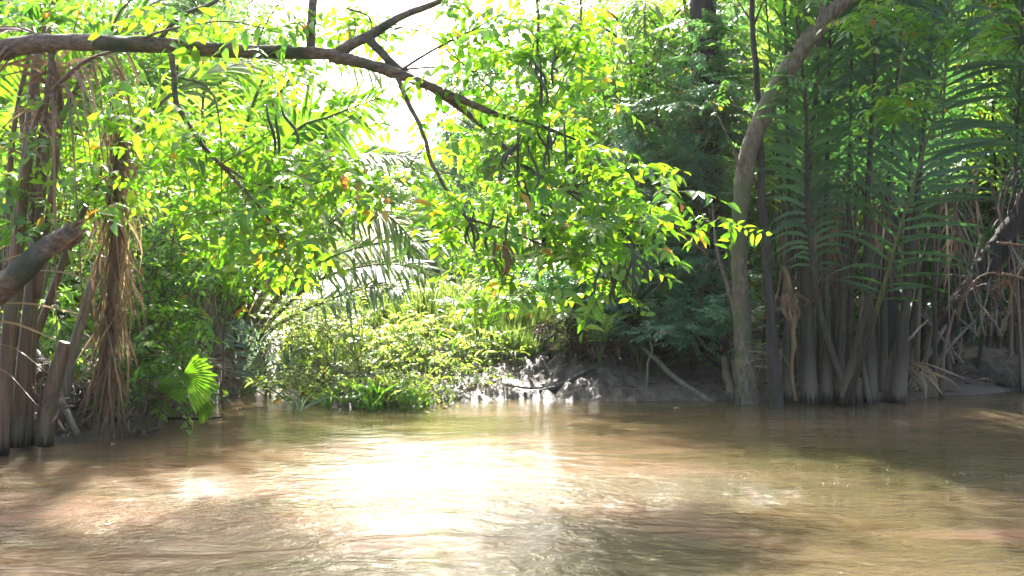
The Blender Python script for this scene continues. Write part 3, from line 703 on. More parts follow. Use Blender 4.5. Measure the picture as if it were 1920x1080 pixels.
for px, py, Y, mk, lb in ((216, 800, 8.3, 'straw', 'yellowish leaf caught at the waterline by the hanging dead frond'), (838, 762, 10.4, 'litter', 'dark leaf floating off the tip of the mud spit'), (806, 778, 10.0, 'straw', 'pale leaf floating before the reed tufts'),
                        (452, 770, 10.3, 'litter', 'brown leaf floating in the mouth of the inlet'), (1262, 772, 10.3, 'straw', 'pale leaf floating below the leaning pole'), (262, 818, 8.6, 'litter', 'brown leaf floating just right of the hanging dead frond')):
    b = at(px, py, Y); b[2] = .006; mb = MB(); a = rng.uniform(0, 6.28)
    V, F = leafs([b], [[math.cos(a), math.sin(a), .12]], [[.1, -.2, 1]], [.12], [.055]); mb.add(V, F)
    tag(mb.build('floating_leaf', M[mk], None, b), lb, 'leaf', 'leaves on the water')

# ------------------------------------------------------------------ palm clump behind the inlet with the arching fronds
th = thing('nipa_palm', 'large palm clump behind the inlet with long fronds arching right over the shrubs', 'palm', at(440, 700, 12.4) * [1, 1, 0] + [0, 0, .1])
for a, b, c_, r_ in [((400, 706), (398, 600), (380, 380), .09), ((412, 708), (420, 590), (440, 400), .10), ((428, 708), (436, 600), (470, 420), .09), ((445, 706), (470, 600), (540, 470), .08), ((462, 704), (500, 590), (580, 480), .06)]:
    frond(th, [at(*a, 12.4), at(*b, 12.4), at(*c_, 12.5)], (r_, r_ * .4), nper=0, stalk='stalk_grey', name='stalk')
for pts_, L_, lf_, rf in [
    ([(450, 660), (490, 590), (560, 520), (640, 475), (740, 452), (860, 458)], .62, 'palm_green', None),
    ([(455, 670), (510, 600), (590, 530), (680, 500), (760, 498), (815, 525)], .55, 'palm_green', None),
    ([(455, 670), (520, 610), (600, 570), (690, 540), (760, 545)], .5, 'palm_grey', None),
    ([(440, 650), (500, 500), (590, 440), (690, 370), (760, 330)], .8, 'palm_lime', None),
    ([(430, 650), (480, 430), (545, 258), (620, 218), (715, 182)], .85, 'palm_lime', (-.1, -1, .2)),
    ([(430, 650), (500, 450), (600, 330), (700, 290), (800, 300)], .7, 'palm_lime', (0, -.6, 1)),
    ([(420, 640), (470, 300), (560, 130), (650, 110), (740, 150)], .8, 'palm_green', None),
    ([(430, 640), (430, 400), (480, 180), (560, 60), (680, 10)], .95, 'palm_lime', None),
    ([(420, 640), (400, 400), (380, 200), (420, 60), (520, -40)], .9, 'palm_green', None),
    ([(420, 640), (380, 420), (300, 280), (200, 200)], .9, 'palm_green', None),
    ([(440, 640), (520, 460), (620, 380), (720, 400), (790, 470)], .8, 'palm_green', None),
    ([(430, 640), (480, 380), (600, 290), (720, 290), (800, 330)], .75, 'palm_green', None)]:
    yy = np.linspace(12.4, 11.5, len(pts_))
    frond(th, [at(p[0], p[1], yy[i_]) for i_, p in enumerate(pts_)], (.03, .007), start=.42, L=L_, Wd=.06 if L_ == .85 else .045, nper=64 if L_ == .85 else 54, leaf=lf_, stalk='stalk_lime', ref=rf, droop=.35, ang=58)
# low grey fronds at the inlet
th = thing('low_palm', 'low palm with pale grey-green fronds drooping at the inlet edge', 'palm', at(470, 730, 11.8) * [1, 1, 0])
for pts_ in [[(500, 735), (480, 680), (450, 640), (415, 650)], [(500, 735), (495, 670), (475, 625), (440, 605)], [(505, 735), (470, 700), (430, 690), (395, 700)], [(505, 735), (540, 680), (560, 650)], [(500, 735), (490, 720), (470, 730), (450, 755)]]:
    frond(th, [at(*p, 11.6) for p in pts_], (.01, .003), start=.15, L=.26, Wd=.026, nper=22, leaf='palm_grey', stalk='stalk_lime', ref=(0, -1, .8), droop=.2)

# ------------------------------------------------------------------ the middle: shrubs, grass, water weeds
shrub('leafy_shrub', 'sunlit pale green shrub in the middle sprawling down to the water', 'shrub', (-1.9, 11.2),
      [(545, 660, 40, 50, 11.0, 12.0, 34), (600, 630, 50, 40, 11.2, 12.4, 34), (680, 665, 70, 36, 10.8, 11.8, 30), (620, 715, 80, 26, 10.5, 11.2, 40), (760, 650, 70, 40, 11, 12.4, 50), (760, 715, 90, 24, 10.6, 11.2, 46), (860, 700, 60, 28, 11.2, 12, 44), (520, 705, 40, 16, 10.9, 11.4, 14), (870, 650, 50, 30, 11.8, 13, 20)], 'small', 'leaf_pale', .95, 60, .007)
shrub('leafy_shrub', 'broad bright shrub behind the sprawling middle shrub under the arching fronds', 'shrub', (-1.8, 13),
      [(560, 595, 80, 40, 12.0, 13.6, 110), (700, 610, 110, 40, 12.0, 13.6, 150), (830, 600, 80, 40, 12.4, 14, 90)], 'small', 'leaf_pale', 1.0, 24, .010)
shrub('leafy_shrub', 'soft green bush between the grass and the far hazy trees', 'shrub', (-.6, 15.5),
      [(860, 560, 90, 50, 14.5, 16.5, 130), (960, 550, 80, 35, 14, 16, 40), (780, 545, 60, 30, 15, 17, 60)], 'small', 'leaf_pale', 1.4, 16)
for q, (px, py, Y, s_, k, lf_, lb) in enumerate([(560, 768, 10.3, .3, 11, 'palm_grey', 'spidery pale strap-leaved weed standing in the water left of the middle shrub'),
        (620, 760, 10.4, .26, 12, 'palm_lime', 'bright green strap-leaved weed at the foot of the middle shrub'),
        (700, 768, 10.3, .34, 16, 'leaf_green', 'tuft of thin green reeds in the water below the middle shrub'),
        (760, 766, 10.4, .36, 16, 'leaf_pale', 'pale tuft of reeds in the water right of the green reed tuft'),
        (800, 752, 10.7, .3, 12, 'leaf_green', 'small reed tuft nearest the mud spit in the middle'),
        (500, 742, 11.3, .22, 9, 'palm_lime', 'little green weed at the inlet mouth under the grey fronds'),
        (660, 740, 10.6, .3, 12, 'leaf_pale', 'weed tuft against the middle shrub between two reed tufts')]):
    b = at(px, py, Y); b[2] = -.02
    mb = MB(); dz = [b + np.array([rng.normal() * .5, rng.normal() * .4, rng.uniform(.25, 1)]) * s_ * 1.25 for _ in range(k)]
    ribbons(mb, [b + rng.normal(0, .035, 3) * [1, 1, 0] for _ in range(k)], dz, -.05, .022, K=6)
    tag(mb.build('water_weed', M[lf_], None, b), lb, 'water weed')
    if q in (2, 3, 4): put_pts = None
# leafy weeds
shrub('tall_weed', 'loose pale weeds with narrow leaves standing above the middle shrub', 'weed', (-1.6, 11.6), [(540, 590, 40, 30, 11.0, 12.4, 9), (650, 585, 60, 35, 10.8, 12.4, 12), (790, 625, 60, 50, 11.2, 12.8, 20), (870, 670, 50, 40, 11.3, 12.6, 26), (940, 670, 50, 26, 12, 13, 16), (560, 735, 70, 22, 10.4, 11.0, 12), (790, 738, 60, 22, 10.4, 10.9, 18)], 'lance', 'leaf_pale', .85, 50, .005, droop=(-.3, 1.2))
shrub('leafy_weed', 'leafy green weed with orange tinged leaves at the waterline of the middle shrub', 'weed', (-1.6, 10.6), [(680, 735, 60, 26, 10.2, 10.7, 40), (745, 740, 60, 24, 10.2, 10.7, 34)], 'small', 'leaf_lime', .9, 12, .006)
# long grass (uncountable)
n = 26000
gx = 1.0 - 3.7 * rng.random(n) ** 1.7; gy = rng.uniform(11.2, 17, n); k_ = (gy > np.interp(gx, [-2.7, -2.2, -1.0, -.6, .8], [12.5, 11.3, 11.3, 12.2, 12.9])); gx, gy = gx[k_], gy[k_]; n = len(gx)
az = rng.uniform(0, 6.28, n); hh = rng.uniform(.18, .6, n) * np.interp(gy, [11.6, 12.6], [.45, 1.0]) * (1 + 1.3 * fbm(gx * 1.6, gy * 1.6, 3, 5))
mb = MB(); V, F = leafs(np.c_[gx, gy, ground_z(gx, gy)], np.c_[np.cos(az) * .3, np.sin(az) * .3, np.ones(n)] + rng.normal(0, .28, (n, 3)) * [1, 1, 0], np.c_[np.cos(az), np.sin(az), np.full(n, -.2)], hh, rng.uniform(.003, .008, n))
mb.add(V, F); tag(mb.build('grass', M['grass']), 'long sunlit grass behind the mud spit', kind='stuff')

def palm_seedling(px, py, Y, h, k, label, leaf='palm_lime', L=.3, spread=.8, name='palm_seedling', stalk='stalk_lime'):
    b = at(px, py, Y); b[2] = gz(b[0], b[1])
    th = thing(name, label, 'young palm', b)
    for q in range(k):
        a = 6.28 * q / k + rng.uniform(-.3, .3); d = np.array([math.cos(a), math.sin(a), 0]) * spread * h
        frond(th, [b, b + d * .15 + [0, 0, h * .5], b + d * .5 + [0, 0, h * .95], b + d * 1.0 + [0, 0, h * 1.0]], (.009, .003), start=.35, L=L, Wd=.03, nper=16, leaf=leaf, stalk=stalk, ref=(0, -.3, 1), droop=.3, ang=48)
    return th
palm_seedling(905, 700, 12.6, .75, 6, 'bright feathery palm seedling standing in the sunlit grass', L=.28)
palm_seedling(1125, 700, 11.9, .62, 6, 'palm seedling with broad ribbed leaves on the mud behind the driftwood', 'palm_green', .26)
palm_seedling(1200, 690, 12.0, .5, 6, 'drooping green palm seedling beside the leaning pole on the mud', 'palm_dark', .3, 1.2)
palm_seedling(1265, 675, 12.6, .45, 7, 'dark upright palm seedling between the pole and the pale trunk', 'palm_dark', .28, .5)
shrub('broadleaf_plant', 'low broad-leaved plant growing on the mud slope left of the pale trunk', 'plant', (1.95, 12.2), [(1310, 672, 40, 20, 11.9, 12.4, 9), (1345, 690, 30, 20, 11.9, 12.3, 5)], 'ovate', 'leaf_deep', 1.4, 5, .006)
shrub('twiggy_plant', 'sprig of blue-green leaves beside the black trunk above the mud', 'plant', (2.75, 10.9), [(1425, 640, 26, 20, 10.5, 10.8, 6)], 'ovate', 'leaf_blue', .6, 4, .005)

# driftwood, poles and stumps on the mud
def wood(name, label, pts_, rad, cat, m='bark_dark', knob=.25, wob=.03):
    P_ = [at(*p) for p in pts_]; mb = MB(); tube(mb, P_, rad, 9, 20, knob=knob, wob=wob)
    return tag(mb.build(name, M[m], None, P_[0]), label, cat)
wood('driftwood', 'wet dark driftwood branch lying along the mud spit', [(1012, 734, 11.3), (1050, 726, 11.3), (1085, 706, 11.5), (1112, 692, 11.7)], [.02, .04, .035, .02], 'driftwood')
wood('driftwood', 'thin wet twig lying low on the mud spit near the water', [(950, 722, 11.3), (1000, 728, 11.25), (1040, 722, 11.3)], [.008, .012, .006], 'driftwood')
wood('leaning_pole', 'long pole slanting down the mud bank into the water', [(1193, 640, 12.0), (1225, 670, 11.7), (1270, 712, 11.3), (1335, 756, 10.95)], [.022, .03, .035, .04], 'pole', 'bark_pale', .1, .015)
wood('stump', 'short split stump standing on the mud left of the pale trunk', [(1375, 758, 10.85), (1366, 715, 10.9), (1358, 668, 10.95)], [.065, .055, .035], 'stump', 'stalk', .2)
wood('stump', 'narrow pale stump between the split stump and the pale trunk', [(1392, 756, 10.75), (1384, 700, 10.8), (1378, 675, 10.85)], [.06, .05, .035], 'stump', 'stalk', .2)
wood('sapling_stem', 'forked bare sapling stem before the dark hollow', [(1325, 665, 12.2), (1322, 620, 12.2), (1330, 580, 12.2)], [.03, .022, .012], 'stem', 'stalk', .1)
wood('sapling_stem', 'thin bare stem curving beside the palm seedling on the mud', [(1218, 745, 11.2), (1212, 700, 11.3), (1222, 650, 11.4), (1205, 600, 11.6)], [.014, .012, .01, .004], 'stem', 'bark', .1)

# ------------------------------------------------------------------ right: trees and shrubs
th = thing('pale_tree', 'pale barked tree bending to the right over the palm thicket', 'tree', at(1398, 755, 10.8) * [1, 1, 0])
mb = MB()
tube(mb, [at(1402, 770, 10.8), at(1398, 700, 10.8), at(1392, 600, 10.8), at(1386, 480, 10.7), at(1390, 380, 10.6), at(1404, 290, 10.5), at(1438, 200, 10.4), at(1490, 110, 10.3), at(1555, 30, 10.2), at(1640, -50, 10.1), at(1760, -150, 10)], [.135, .115, .095, .085, .088, .095, .092, .092, .08, .07, .05], 14, 70, knob=.14)
tube(mb, [at(1395, 640, 10.8), at(1372, 560, 10.9), at(1345, 470, 11), at(1335, 380, 11.1)], [.045, .032, .02, .008], 8, 18, knob=.2)
tube(mb, [at(1388, 330, 10.5), at(1375, 280, 10.4), at(1350, 230, 10.3), at(1330, 180, 10.3)], [.02, .014, .01, .004], 6, 14, wob=.03)
tube(mb, [at(1545, 40, 10.2), at(1535, -20, 10.2), at(1500, -80, 10.2)], [.05, .04, .03], 8, 10)
tube(mb, [at(1660, -60, 9.8), at(1690, 60, 9.4), at(1690, 120, 9.2), at(1680, 170, 9.1)], [.02, .012, .008, .003], 5, 14, wob=.03)
mb.build('trunk', M['bark_pale'], th)
mb = MB()
put_sprigs(mb, blob_points([(1640, 30, 70, 40, 8.8, 9.6, 26), (1760, 50, 110, 45, 9, 10.4, 34), (1870, 60, 70, 60, 8.6, 9.8, 24), (1680, 190, 42, 34, 8.8, 9.3, 14), (1665, 180, 30, 20, 8.8, 9.3, 6), (1560, -40, 200, 50, 9, 11, 40)]), 'ovate', .8, droop=(-.6, .3))
mb.build('foliage', [M['leaf_green'], M['twig']], th)

for pts_, rad, lb in [([(1462, 762, 10.5), (1448, 640, 10.5), (1436, 480, 10.5), (1428, 330, 10.5), (1420, 190, 10.5), (1412, 60, 10.5), (1410, -80, 10.5)], [.085, .06, .05, .042, .034, .03, .026], 'slender near-black trunk rising beside the pale bending tree'),
                      ([(1312, 640, 13), (1318, 470, 13), (1300, 330, 13), (1320, 180, 13), (1290, 40, 13), (1270, -60, 13)], [.05, .04, .036, .03, .022, .02], 'thin crooked trunk left of the pale bending tree'),
                      ([(1340, 650, 12.6), (1335, 520, 12.6), (1345, 400, 12.6), (1338, 260, 12.6), (1350, 100, 12.6)], [.045, .045, .05, .035, .02], 'dark knotty trunk just behind the pale tree'),
                      ([(1300, 620, 13.5), (1285, 420, 13.4), (1265, 300, 13.2), (1225, 215, 13), (1180, 180, 13)], [.045, .04, .035, .025, .01], 'grey trunk curving left among the blue-green leaves')]:
    b = at(*pts_[0]); b[2] = gz(b[0], b[1]) - .1
    th = thing('thin_tree', lb, 'tree', b)
    mb = MB(); P_ = [b] + [at(*p) for p in pts_[1:]]; Pq, _, _ = tube(mb, P_, rad, 9, 50, knob=.12, wob=.03)
    for q in range(5):
        s0 = Pq[rng.integers(18, 46)]; e0 = s0 + np.array([rng.normal() * .5, rng.normal() * .3, rng.uniform(.2, .6)])
        tube(mb, [s0, (s0 + e0) / 2 + [0, 0, .05], e0], [.014, .004], 5, 8, wob=.03)
    mb.build('trunk', M['bark_dark' if 'black' in lb or 'dark' in lb else 'bark'], th)
    mb = MB(); put_sprigs(mb, Pq[rng.integers(28, 50, 16)] + rng.normal(0, .25, (16, 3)), 'small', 1.2); mb.build('foliage', [M['leaf_deep'], M['twig']], th)
th = thing('old_palm', 'old dark fibrous palm trunk half hidden in leaves above the right bank shrubs', 'palm', (2.0, 14.5, gz(2, 14.5)))
mb = MB(); tube(mb, [(2.0, 14.5, 0), at(1222, 420, 14.5), at(1214, 250, 14.5), at(1210, 150, 14.5)], [.16, .13, .14, .11], 10, 24, knob=.35); mb.build('trunk', M['bark_dark'], th)
b = at(1210, 160, 14.5)
for q in range(11):
    a = 6.28 * q / 11; d = np.array([math.cos(a), math.sin(a), 0])
    frond(th, [b, b + d * .5 + [0, 0, .7], b + d * 1.3 + [0, 0, .9], b + d * 2.1 + [0, 0, .2]], (.03, .006), start=.2, L=.6, Wd=.04, nper=34, leaf='palm_green')

shrub('leafy_shrub', 'mass of small blue-green compound leaves hanging over the mud bank', 'shrub', (1.6, 13.2),
      [(1290, 600, 90, 36, 11.3, 12.2, 46), (1360, 560, 50, 40, 11.2, 12, 22), (1280, 540, 110, 50, 11.6, 13.0, 80), (1180, 500, 110, 60, 12, 13.4, 80), (1060, 530, 80, 50, 12.2, 13.4, 60), (1330, 470, 70, 60, 11.8, 13, 50)], 'pinnate', 'leaf_blue', 1.0, 26, .02)
shrub('leafy_shrub', 'tall blue-green feathery shrub left of the pale bending tree', 'shrub', (2.3, 13.6),
      [(1290, 320, 90, 80, 12.0, 13.4, 75), (1240, 220, 100, 70, 12, 13.4, 50), (1330, 200, 70, 60, 11.8, 13.2, 45), (1180, 420, 90, 60, 12.4, 13.6, 60), (1340, 80, 80, 80, 12, 13.5, 50)], 'pinnate', 'leaf_blue', 1.15, 20, .022)
shrub('leafy_tree', 'dense green leafy tree right of the open sky behind the hanging pods', 'tree', (1.6, 14.5),
      [(1120, 300, 110, 100, 13, 15.2, 110), (1080, 180, 110, 120, 13, 15, 130), (1180, 80, 130, 110, 12.8, 15, 90), (1260, 60, 100, 90, 12.6, 14.6, 50), (1150, 420, 60, 60, 13.4, 15, 34)], 'ovate', 'leaf_green', 1.15, 40, .03)
shrub('dry_bush', 'brown dried bush of curled leaves under the blue-green shrub', 'bush', (1.0, 12.6),
      [(1090, 620, 60, 50, 12.2, 12.9, 60), (1180, 600, 80, 50, 12.4, 13.2, 60), (1270, 610, 60, 45, 12.8, 13.6, 36)], 'lance', 'litter', 1.1, 26, .01)
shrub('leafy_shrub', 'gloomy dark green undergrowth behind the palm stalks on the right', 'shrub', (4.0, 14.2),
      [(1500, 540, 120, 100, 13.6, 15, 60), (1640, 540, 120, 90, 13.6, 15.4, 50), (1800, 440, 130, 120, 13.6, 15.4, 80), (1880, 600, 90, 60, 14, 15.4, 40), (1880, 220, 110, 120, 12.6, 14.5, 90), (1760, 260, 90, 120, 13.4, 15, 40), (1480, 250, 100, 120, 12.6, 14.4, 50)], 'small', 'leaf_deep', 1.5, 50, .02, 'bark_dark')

# ------------------------------------------------------------------ right: nipa palms
def nipa(base_px, label, fr, Y, stalk='stalk'):
    b = at(base_px, 752, Y); b[2] = 0
    th = thing('nipa_palm', label, 'palm', b)
    for (x0, y0, x1, x2, r_, L_, droop_, kind, dY) in fr:
        if kind == 'stub':
            frond(th, [at(x0, y0, Y + dY), at((x0 + x1) / 2, (y0 + x2) / 2, Y + dY), at(x1, x2, Y + dY)], (r_, r_ * .7), nper=0, stalk=stalk, name='stalk')
        else:
            dx = x1 - x0
            pts_ = [at(x0, y0 + 15, Y + dY), at(x0 + dx * .3, 620, Y + dY), at(x1, 420, Y + dY), at((x1 + x2) / 2, 180, Y + dY + .1), at(x2, -60, Y + dY), at(x2 + (x2 - x1) * .6, -260, Y + dY - .3)]
            frond(th, pts_, (r_ * 1.15, r_ * .68, r_ * .4, r_ * .28, r_ * .2, r_ * .1), start=.36, L=L_ * 1.1 * rng.uniform(.85, 1.1), Wd=.04, nper=56, leaf=kind, stalk=stalk, droop=droop_, ang=42, lift=.1, ref=(-.2 if dx < 0 else .2, -1, .3), gap=.12)
    for q in range(5):
        x0 = base_px + rng.normal() * 45; x1 = x0 + rng.normal() * 30; y1 = rng.uniform(330, 620); dY = rng.uniform(.1, 1.1)
        frond(th, [at(x0, 755 - 18 * dY, Y + dY), at((x0 + x1) / 2 + rng.normal() * 6, (740 + y1) / 2, Y + dY), at(x1, y1, Y + dY)], (rng.uniform(.02, .05), .012), nper=0, stalk=['stalk', 'stalk_brown', 'bark_dark'][q % 3], name='stalk')
    for q in range(2):
        x0 = base_px + rng.normal() * 50; dY = rng.uniform(.2, .9); sgn = rng.choice([-1, 1])
        frond(th, [at(x0, 560, Y + dY), at(x0 + 12 * sgn, 380, Y + dY), at(x0 + 50 * sgn, 320, Y + dY), at(x0 + 90 * sgn, 400, Y + dY - .1), at(x0 + 100 * sgn, 520, Y + dY - .1)], (.02, .005), start=.3, L=.5, Wd=.03, nper=16, leaf='litter', stalk='stalk_brown', droop=1.0, gap=.3, label='withered brown frond drooping among the stalks')
    return th
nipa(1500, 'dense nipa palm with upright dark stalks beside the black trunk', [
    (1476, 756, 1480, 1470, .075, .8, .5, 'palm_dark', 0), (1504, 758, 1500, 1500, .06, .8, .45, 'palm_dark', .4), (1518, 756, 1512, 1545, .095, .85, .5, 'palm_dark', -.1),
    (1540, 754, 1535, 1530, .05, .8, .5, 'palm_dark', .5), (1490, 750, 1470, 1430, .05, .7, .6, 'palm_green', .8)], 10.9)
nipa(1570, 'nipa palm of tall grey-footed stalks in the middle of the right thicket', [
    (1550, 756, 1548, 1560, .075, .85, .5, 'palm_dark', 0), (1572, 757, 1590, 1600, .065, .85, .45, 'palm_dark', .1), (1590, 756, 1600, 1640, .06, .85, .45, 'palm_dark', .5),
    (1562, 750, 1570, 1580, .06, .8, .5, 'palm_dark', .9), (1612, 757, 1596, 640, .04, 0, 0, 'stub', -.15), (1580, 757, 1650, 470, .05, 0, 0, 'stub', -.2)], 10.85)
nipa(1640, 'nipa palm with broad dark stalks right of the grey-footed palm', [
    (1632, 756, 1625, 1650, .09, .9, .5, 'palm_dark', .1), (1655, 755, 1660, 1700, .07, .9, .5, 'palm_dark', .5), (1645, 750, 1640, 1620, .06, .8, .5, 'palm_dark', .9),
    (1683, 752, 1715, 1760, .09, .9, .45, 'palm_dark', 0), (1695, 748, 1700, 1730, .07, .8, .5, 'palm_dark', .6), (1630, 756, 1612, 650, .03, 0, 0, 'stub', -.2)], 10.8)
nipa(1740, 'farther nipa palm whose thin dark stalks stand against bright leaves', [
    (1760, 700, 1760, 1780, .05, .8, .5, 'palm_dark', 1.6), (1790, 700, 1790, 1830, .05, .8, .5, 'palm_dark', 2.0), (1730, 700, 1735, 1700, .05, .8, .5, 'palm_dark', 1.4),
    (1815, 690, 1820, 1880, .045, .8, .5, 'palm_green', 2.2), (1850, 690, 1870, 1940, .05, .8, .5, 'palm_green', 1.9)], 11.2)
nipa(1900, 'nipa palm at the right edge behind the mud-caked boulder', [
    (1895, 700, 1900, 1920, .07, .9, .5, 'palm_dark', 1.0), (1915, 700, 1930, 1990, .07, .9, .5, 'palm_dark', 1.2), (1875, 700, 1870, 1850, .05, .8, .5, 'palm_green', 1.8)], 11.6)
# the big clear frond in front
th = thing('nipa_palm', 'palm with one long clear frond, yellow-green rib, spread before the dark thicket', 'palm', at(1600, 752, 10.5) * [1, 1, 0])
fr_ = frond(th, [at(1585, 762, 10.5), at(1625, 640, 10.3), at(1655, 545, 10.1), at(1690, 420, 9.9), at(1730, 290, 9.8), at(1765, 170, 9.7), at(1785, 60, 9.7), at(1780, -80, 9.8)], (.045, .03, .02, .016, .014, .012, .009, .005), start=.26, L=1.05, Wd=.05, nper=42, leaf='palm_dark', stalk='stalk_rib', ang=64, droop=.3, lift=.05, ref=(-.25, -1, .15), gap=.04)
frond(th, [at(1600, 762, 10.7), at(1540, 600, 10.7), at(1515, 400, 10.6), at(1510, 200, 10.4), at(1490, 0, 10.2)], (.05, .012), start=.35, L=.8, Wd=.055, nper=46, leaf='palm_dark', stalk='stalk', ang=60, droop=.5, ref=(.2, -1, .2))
# orange-brown dead sheath among the stalks
mb = MB(); tube(mb, [at(1492, 752, 10.6), at(1484, 690, 10.6), at(1488, 620, 10.6), at(1482, 545, 10.65), at(1470, 500, 10.7)], [.022, .024, .028, .045, .02], 7, 20, knob=.5, wob=.03)
ribbons(mb, [at(1482, 550, 10.6) + rng.normal(0, .05, 3) for _ in range(16)], [at(1478 + rng.normal() * 16, 600 + rng.normal() * 30, 10.55) for _ in range(16)], .03, .04)
tag(mb.build('dead_sheath', M['stalk_tan'], None, at(1492, 752, 10.6)), 'peeling orange-brown dead palm sheath among the dark stalks', 'dead stalk')
# leaning dark trunk and bent stems at the right edge
th = thing('leaning_tree', 'thick dark trunk leaning from the right edge down to the bank', 'tree', at(1730, 715, 12.2) * [1, 1, 0] + [0, 0, .2])
mb = MB(); tube(mb, [at(1722, 722, 12.2), at(1760, 640, 12.1), at(1815, 550, 12), at(1870, 470, 11.9), at(1920, 400, 11.8), at(1990, 270, 11.6), at(2060, 80, 11.6)], [.12, .12, .125, .13, .14, .14, .12], 12, 44, knob=.25, wob=.04); mb.build('trunk', M['bark_dark'], th)
for q, (pts_, rad, lb) in enumerate([([(1795, 610, 11.4), (1808, 555, 11.3), (1835, 520, 11.3), (1875, 515, 11.3), (1908, 570, 11.3), (1912, 640, 11.4)], .014, 'bare tan stem bent into an arch above the boulder'),
                    ([(1882, 625, 11.3), (1900, 540, 11.2), (1930, 470, 11.2)], .013, 'tan stem crossing the bent arch at the right edge'),
                    ([(1870, 456, 11.2), (1900, 458, 11.2), (1960, 466, 11.2)], .02, 'upper pale broken branch sticking out from the right edge'),
                    ([(1880, 514, 11.2), (1910, 520, 11.2), (1960, 535, 11.2)], .02, 'lower pale broken branch sticking out from the right edge'),
                    ([(1815, 586, 11.6), (1870, 586, 11.5), (1960, 580, 11.4)], .006, 'thin straight twig lying level above the boulder'),
                    ([(1725, 690, 12), (1780, 600, 12), (1825, 500, 12.1), (1840, 440, 12.2)], .025, 'slanting dark stick rising from behind the boulder'),
                    ([(1745, 700, 11.8), (1790, 640, 11.8), (1830, 600, 11.8)], .02, 'shorter slanting stick beside the leaning trunk'),
                    ([(1660, 690, 11.3), (1700, 640, 11.3), (1740, 600, 11.4)], .018, 'slanting stick propped between the dark palm stalks')]):
    wood('bare_branch', lb, pts_, [rad, rad * .8, rad * .5], 'branch', 'stalk_grey' if q in (5, 6, 7) else 'stalk_tan', .15, .02)
# tangles of bare branches and dead leaves
def tangle(label, base, spots, n, rad, m='stalk_tan', leaf='litter', nl=20):
    b = at(*base); b[2] = gz(b[0], b[1])
    th = thing('branch_tangle', label, 'branches', b)
    mb = MB(); ends = []
    for q in range(n):
        sp = spots[q % len(spots)]
        p0 = at(sp[0] + rng.normal() * sp[2] * .5, sp[1] + sp[3] * .9, sp[4] + rng.normal() * .3)
        p2 = at(sp[0] + rng.normal() * sp[2], sp[1] - sp[3] * rng.uniform(-.3, 1), sp[4] + rng.normal() * .4)
        p1 = (p0 + p2) / 2 + np.array([rng.normal() * .15, rng.normal() * .1, rng.uniform(.0, .25)])
        r0 = rad * rng.uniform(.4, 1.3); P_, _, _ = tube(mb, [p0, p1, p2], [r0, r0 * .7, r0 * .25], 5, 14, wob=.06, knob=.15); ends.append(p2)
        for w_ in range(2):
            a_ = P_[rng.integers(4, 12)]; c_ = a_ + rng.normal(0, .16, 3); tube(mb, [a_, (a_ + c_) / 2 + rng.normal(0, .02, 3), c_], [r0 * .4, r0 * .12], 4, 6); ends.append(c_)
    mb.build('branches', M[m], th)
    if nl: mb = MB(); E_ = np.array(ends); put_sprigs(mb, E_[rng.integers(0, len(E_), nl)] + rng.normal(0, .06, (nl, 3)), 'lance', .8); mb.build('dead_leaves', [M[leaf], M['twig']], th)
    return th
tangle('tangle of bare tan branches left of the pale bending tree', (1330, 640, 12.2), [(1300, 400, 45, 90, 12.2), (1340, 520, 35, 90, 12.0), (1250, 560, 50, 60, 12.2)], 26, .014)
tangle('tangle of thin grey branches above the boulder at the right edge', (1860, 690, 12.2), [(1850, 540, 50, 100, 12.0), (1780, 600, 40, 90, 12.2), (1900, 420, 40, 110, 12.0)], 30, .014, 'stalk_grey', nl=14)
tangle('litter of broken sticks and dead leaves between the left stalks and the hanging frond', (140, 800, 8.7), [(130, 740, 50, 60, 8.7), (240, 740, 40, 50, 9.0), (60, 700, 40, 60, 8.7)], 28, .013, 'stalk_grey', nl=46)
tangle('low brown twigs around the foot of the palm clump behind the inlet', (470, 700, 11.8), [(450, 660, 45, 50, 12.0), (380, 700, 30, 36, 11.6)], 18, .012, 'stalk_tan', nl=22)
tangle('brown twigs poking out of the dark hollow behind the leaning pole', (1240, 680, 12.6), [(1180, 620, 60, 40, 12.5), (1280, 630, 50, 40, 12.7)], 24, .010, 'stalk_tan', nl=30)
# mud-caked boulder
b = at(1840, 690, 12.4); g_ = np.random.default_rng(5)
u, v = np.meshgrid(np.linspace(0, 2 * np.pi, 72, endpoint=False), np.linspace(0, np.pi, 40), indexing='ij')
sx_, sy_, sz_ = np.cos(u) * np.sin(v), np.sin(u) * np.sin(v), np.cos(v)
rr = 1 + .22 * fbm(u * 1.0 * np.sin(v) + 5 + sx_ * 1.3, v * 1.6 + sy_, 4, 1) + .12 * fbm(sx_ * 5 + 9, sz_ * 5 + sy_ * 4, 3, 5)
V = np.stack([b[0] + sx_ * rr * .62, b[1] + sy_ * rr * .45, .16 + sz_ * rr * .33], -1).reshape(-1, 3)
i, j = np.meshgrid(np.arange(72), np.arange(39), indexing='ij'); a0 = i * 40 + j; b0 = ((i + 1) % 72) * 40 + j
mb = MB(); mb.add(V, np.concatenate([np.stack([a0, a0 + 1, b0 + 1], -1).reshape(-1, 3), np.stack([a0, b0 + 1, b0], -1).reshape(-1, 3)]))
tag(mb.build('boulder', M['mud_rock'], None, (b[0], b[1], 0)), 'rounded grey mud-caked boulder on the bank at the right edge', 'boulder')
th = thing('dead_frond', 'heap of pale dead palm leaf strips lying on the bank beside the boulder', 'dead frond', at(1730, 700, 11.4))
mb = MB(); s_ = [at(1710 + rng.normal() * 12, 690 + rng.normal() * 8, 11.4) for _ in range(26)]; e_ = [at(1740 + rng.normal() * 40, 722 + rng.normal() * 14, 11.2) for _ in range(26)]
ribbons(mb, s_, e_, -.08, .04); mb.build('strips', M['straw'], th)
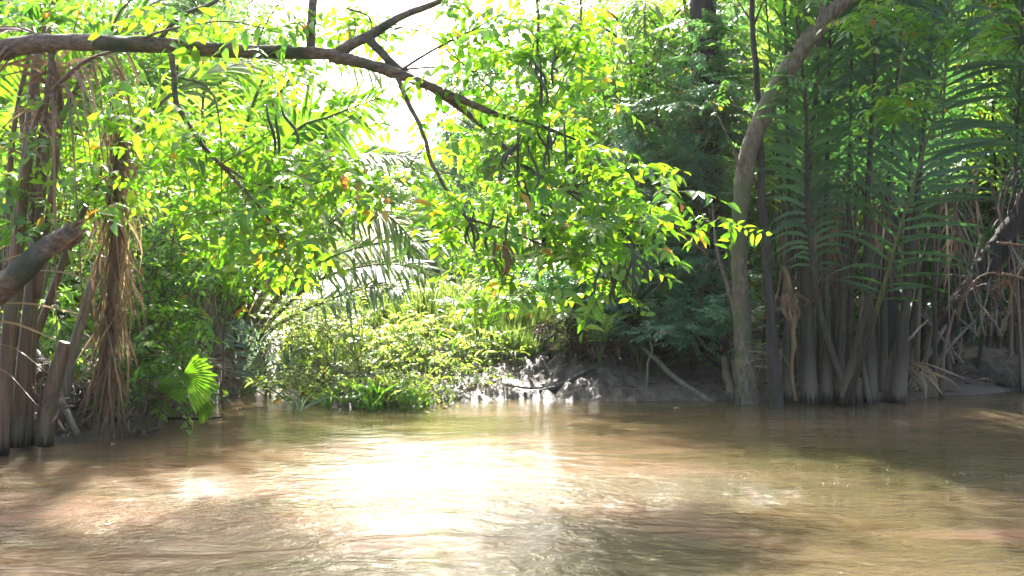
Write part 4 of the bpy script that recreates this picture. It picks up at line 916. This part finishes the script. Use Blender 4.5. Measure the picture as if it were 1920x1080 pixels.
th = thing('dead_frond', 'dead grey frond strips drooping between the pale trunk and the black trunk', 'dead frond', at(1440, 640, 10.9))
mb = MB(); s_ = [at(1455 + rng.normal() * 8, 640 + rng.normal() * 30, 10.8) for _ in range(14)]; e_ = [at(1420 + rng.normal() * 10, 690 + rng.normal() * 30, 10.7) for _ in range(14)]
ribbons(mb, s_, e_, -.03, .03); mb.build('strips', M['straw'], th)


# white bubbles riding the wake
n = 420
bx_ = rng.uniform(-.4, 3.6, n); by_ = 6.45 + .26 * bx_ + rng.normal(0, .22, n) - .1
fr_k = vnoise(bx_ * 2.2, by_ * 3, 2) > -.02; bx_, by_ = bx_[fr_k], by_[fr_k]; n = len(bx_)
th_ = np.linspace(0, 2 * np.pi, 6, endpoint=False)
T_ = np.vstack([np.c_[np.cos(th_), np.sin(th_), np.zeros(6)], np.c_[np.cos(th_) * .7, np.sin(th_) * .7, np.full(6, .6)], [[0, 0, .9]]])
F_ = np.array([f for k in range(6) for f in ((k, (k + 1) % 6, 6 + (k + 1) % 6), (k, 6 + (k + 1) % 6, 6 + k), (6 + k, 6 + (k + 1) % 6, 12))])
r_ = rng.uniform(.0012, .0038, n)
mb = MB(); mb.add((np.c_[bx_, by_, np.full(n, .004)][:, None] + T_[None] * r_[:, None, None]).reshape(-1, 3), (F_[None] + (np.arange(n) * 13)[:, None, None]).reshape(-1, 3))
m = bpy.data.materials.new('foam'); m.use_nodes = True; p_ = m.node_tree.nodes['Principled BSDF']; p_.inputs['Base Color'].default_value = (.75, .73, .68, 1); p_.inputs['Roughness'].default_value = .15
tag(mb.build('foam', m), 'small white bubbles riding the wake across the water', kind='stuff')

# ------------------------------------------------------------------ humid air
m = bpy.data.materials.new('haze'); m.use_nodes = True; t_ = m.node_tree; t_.nodes.clear()
pv = t_.nodes.new("ShaderNodeVolumePrincipled"); pv.inputs['Color'].default_value = (.93, .97, 1, 1); pv.inputs['Density'].default_value = .0004; pv.inputs['Anisotropy'].default_value = .3
o_ = t_.nodes.new("ShaderNodeOutputMaterial"); t_.links.new(pv.outputs[0], o_.inputs['Volume'])
v = np.array([(x, y, z) for x in (-40, 40) for y in (-8, 70) for z in (-2.5, 18)], float)
q = [(0, 1, 3, 2), (4, 6, 7, 5), (0, 4, 5, 1), (2, 3, 7, 6), (0, 2, 6, 4), (1, 5, 7, 3)]
mb = MB(); mb.add(v, [f for a in q for f in ((a[0], a[1], a[2]), (a[0], a[2], a[3]))], smooth=False)
tag(mb.build('haze', m), 'pale humid air over the creek', kind='stuff')
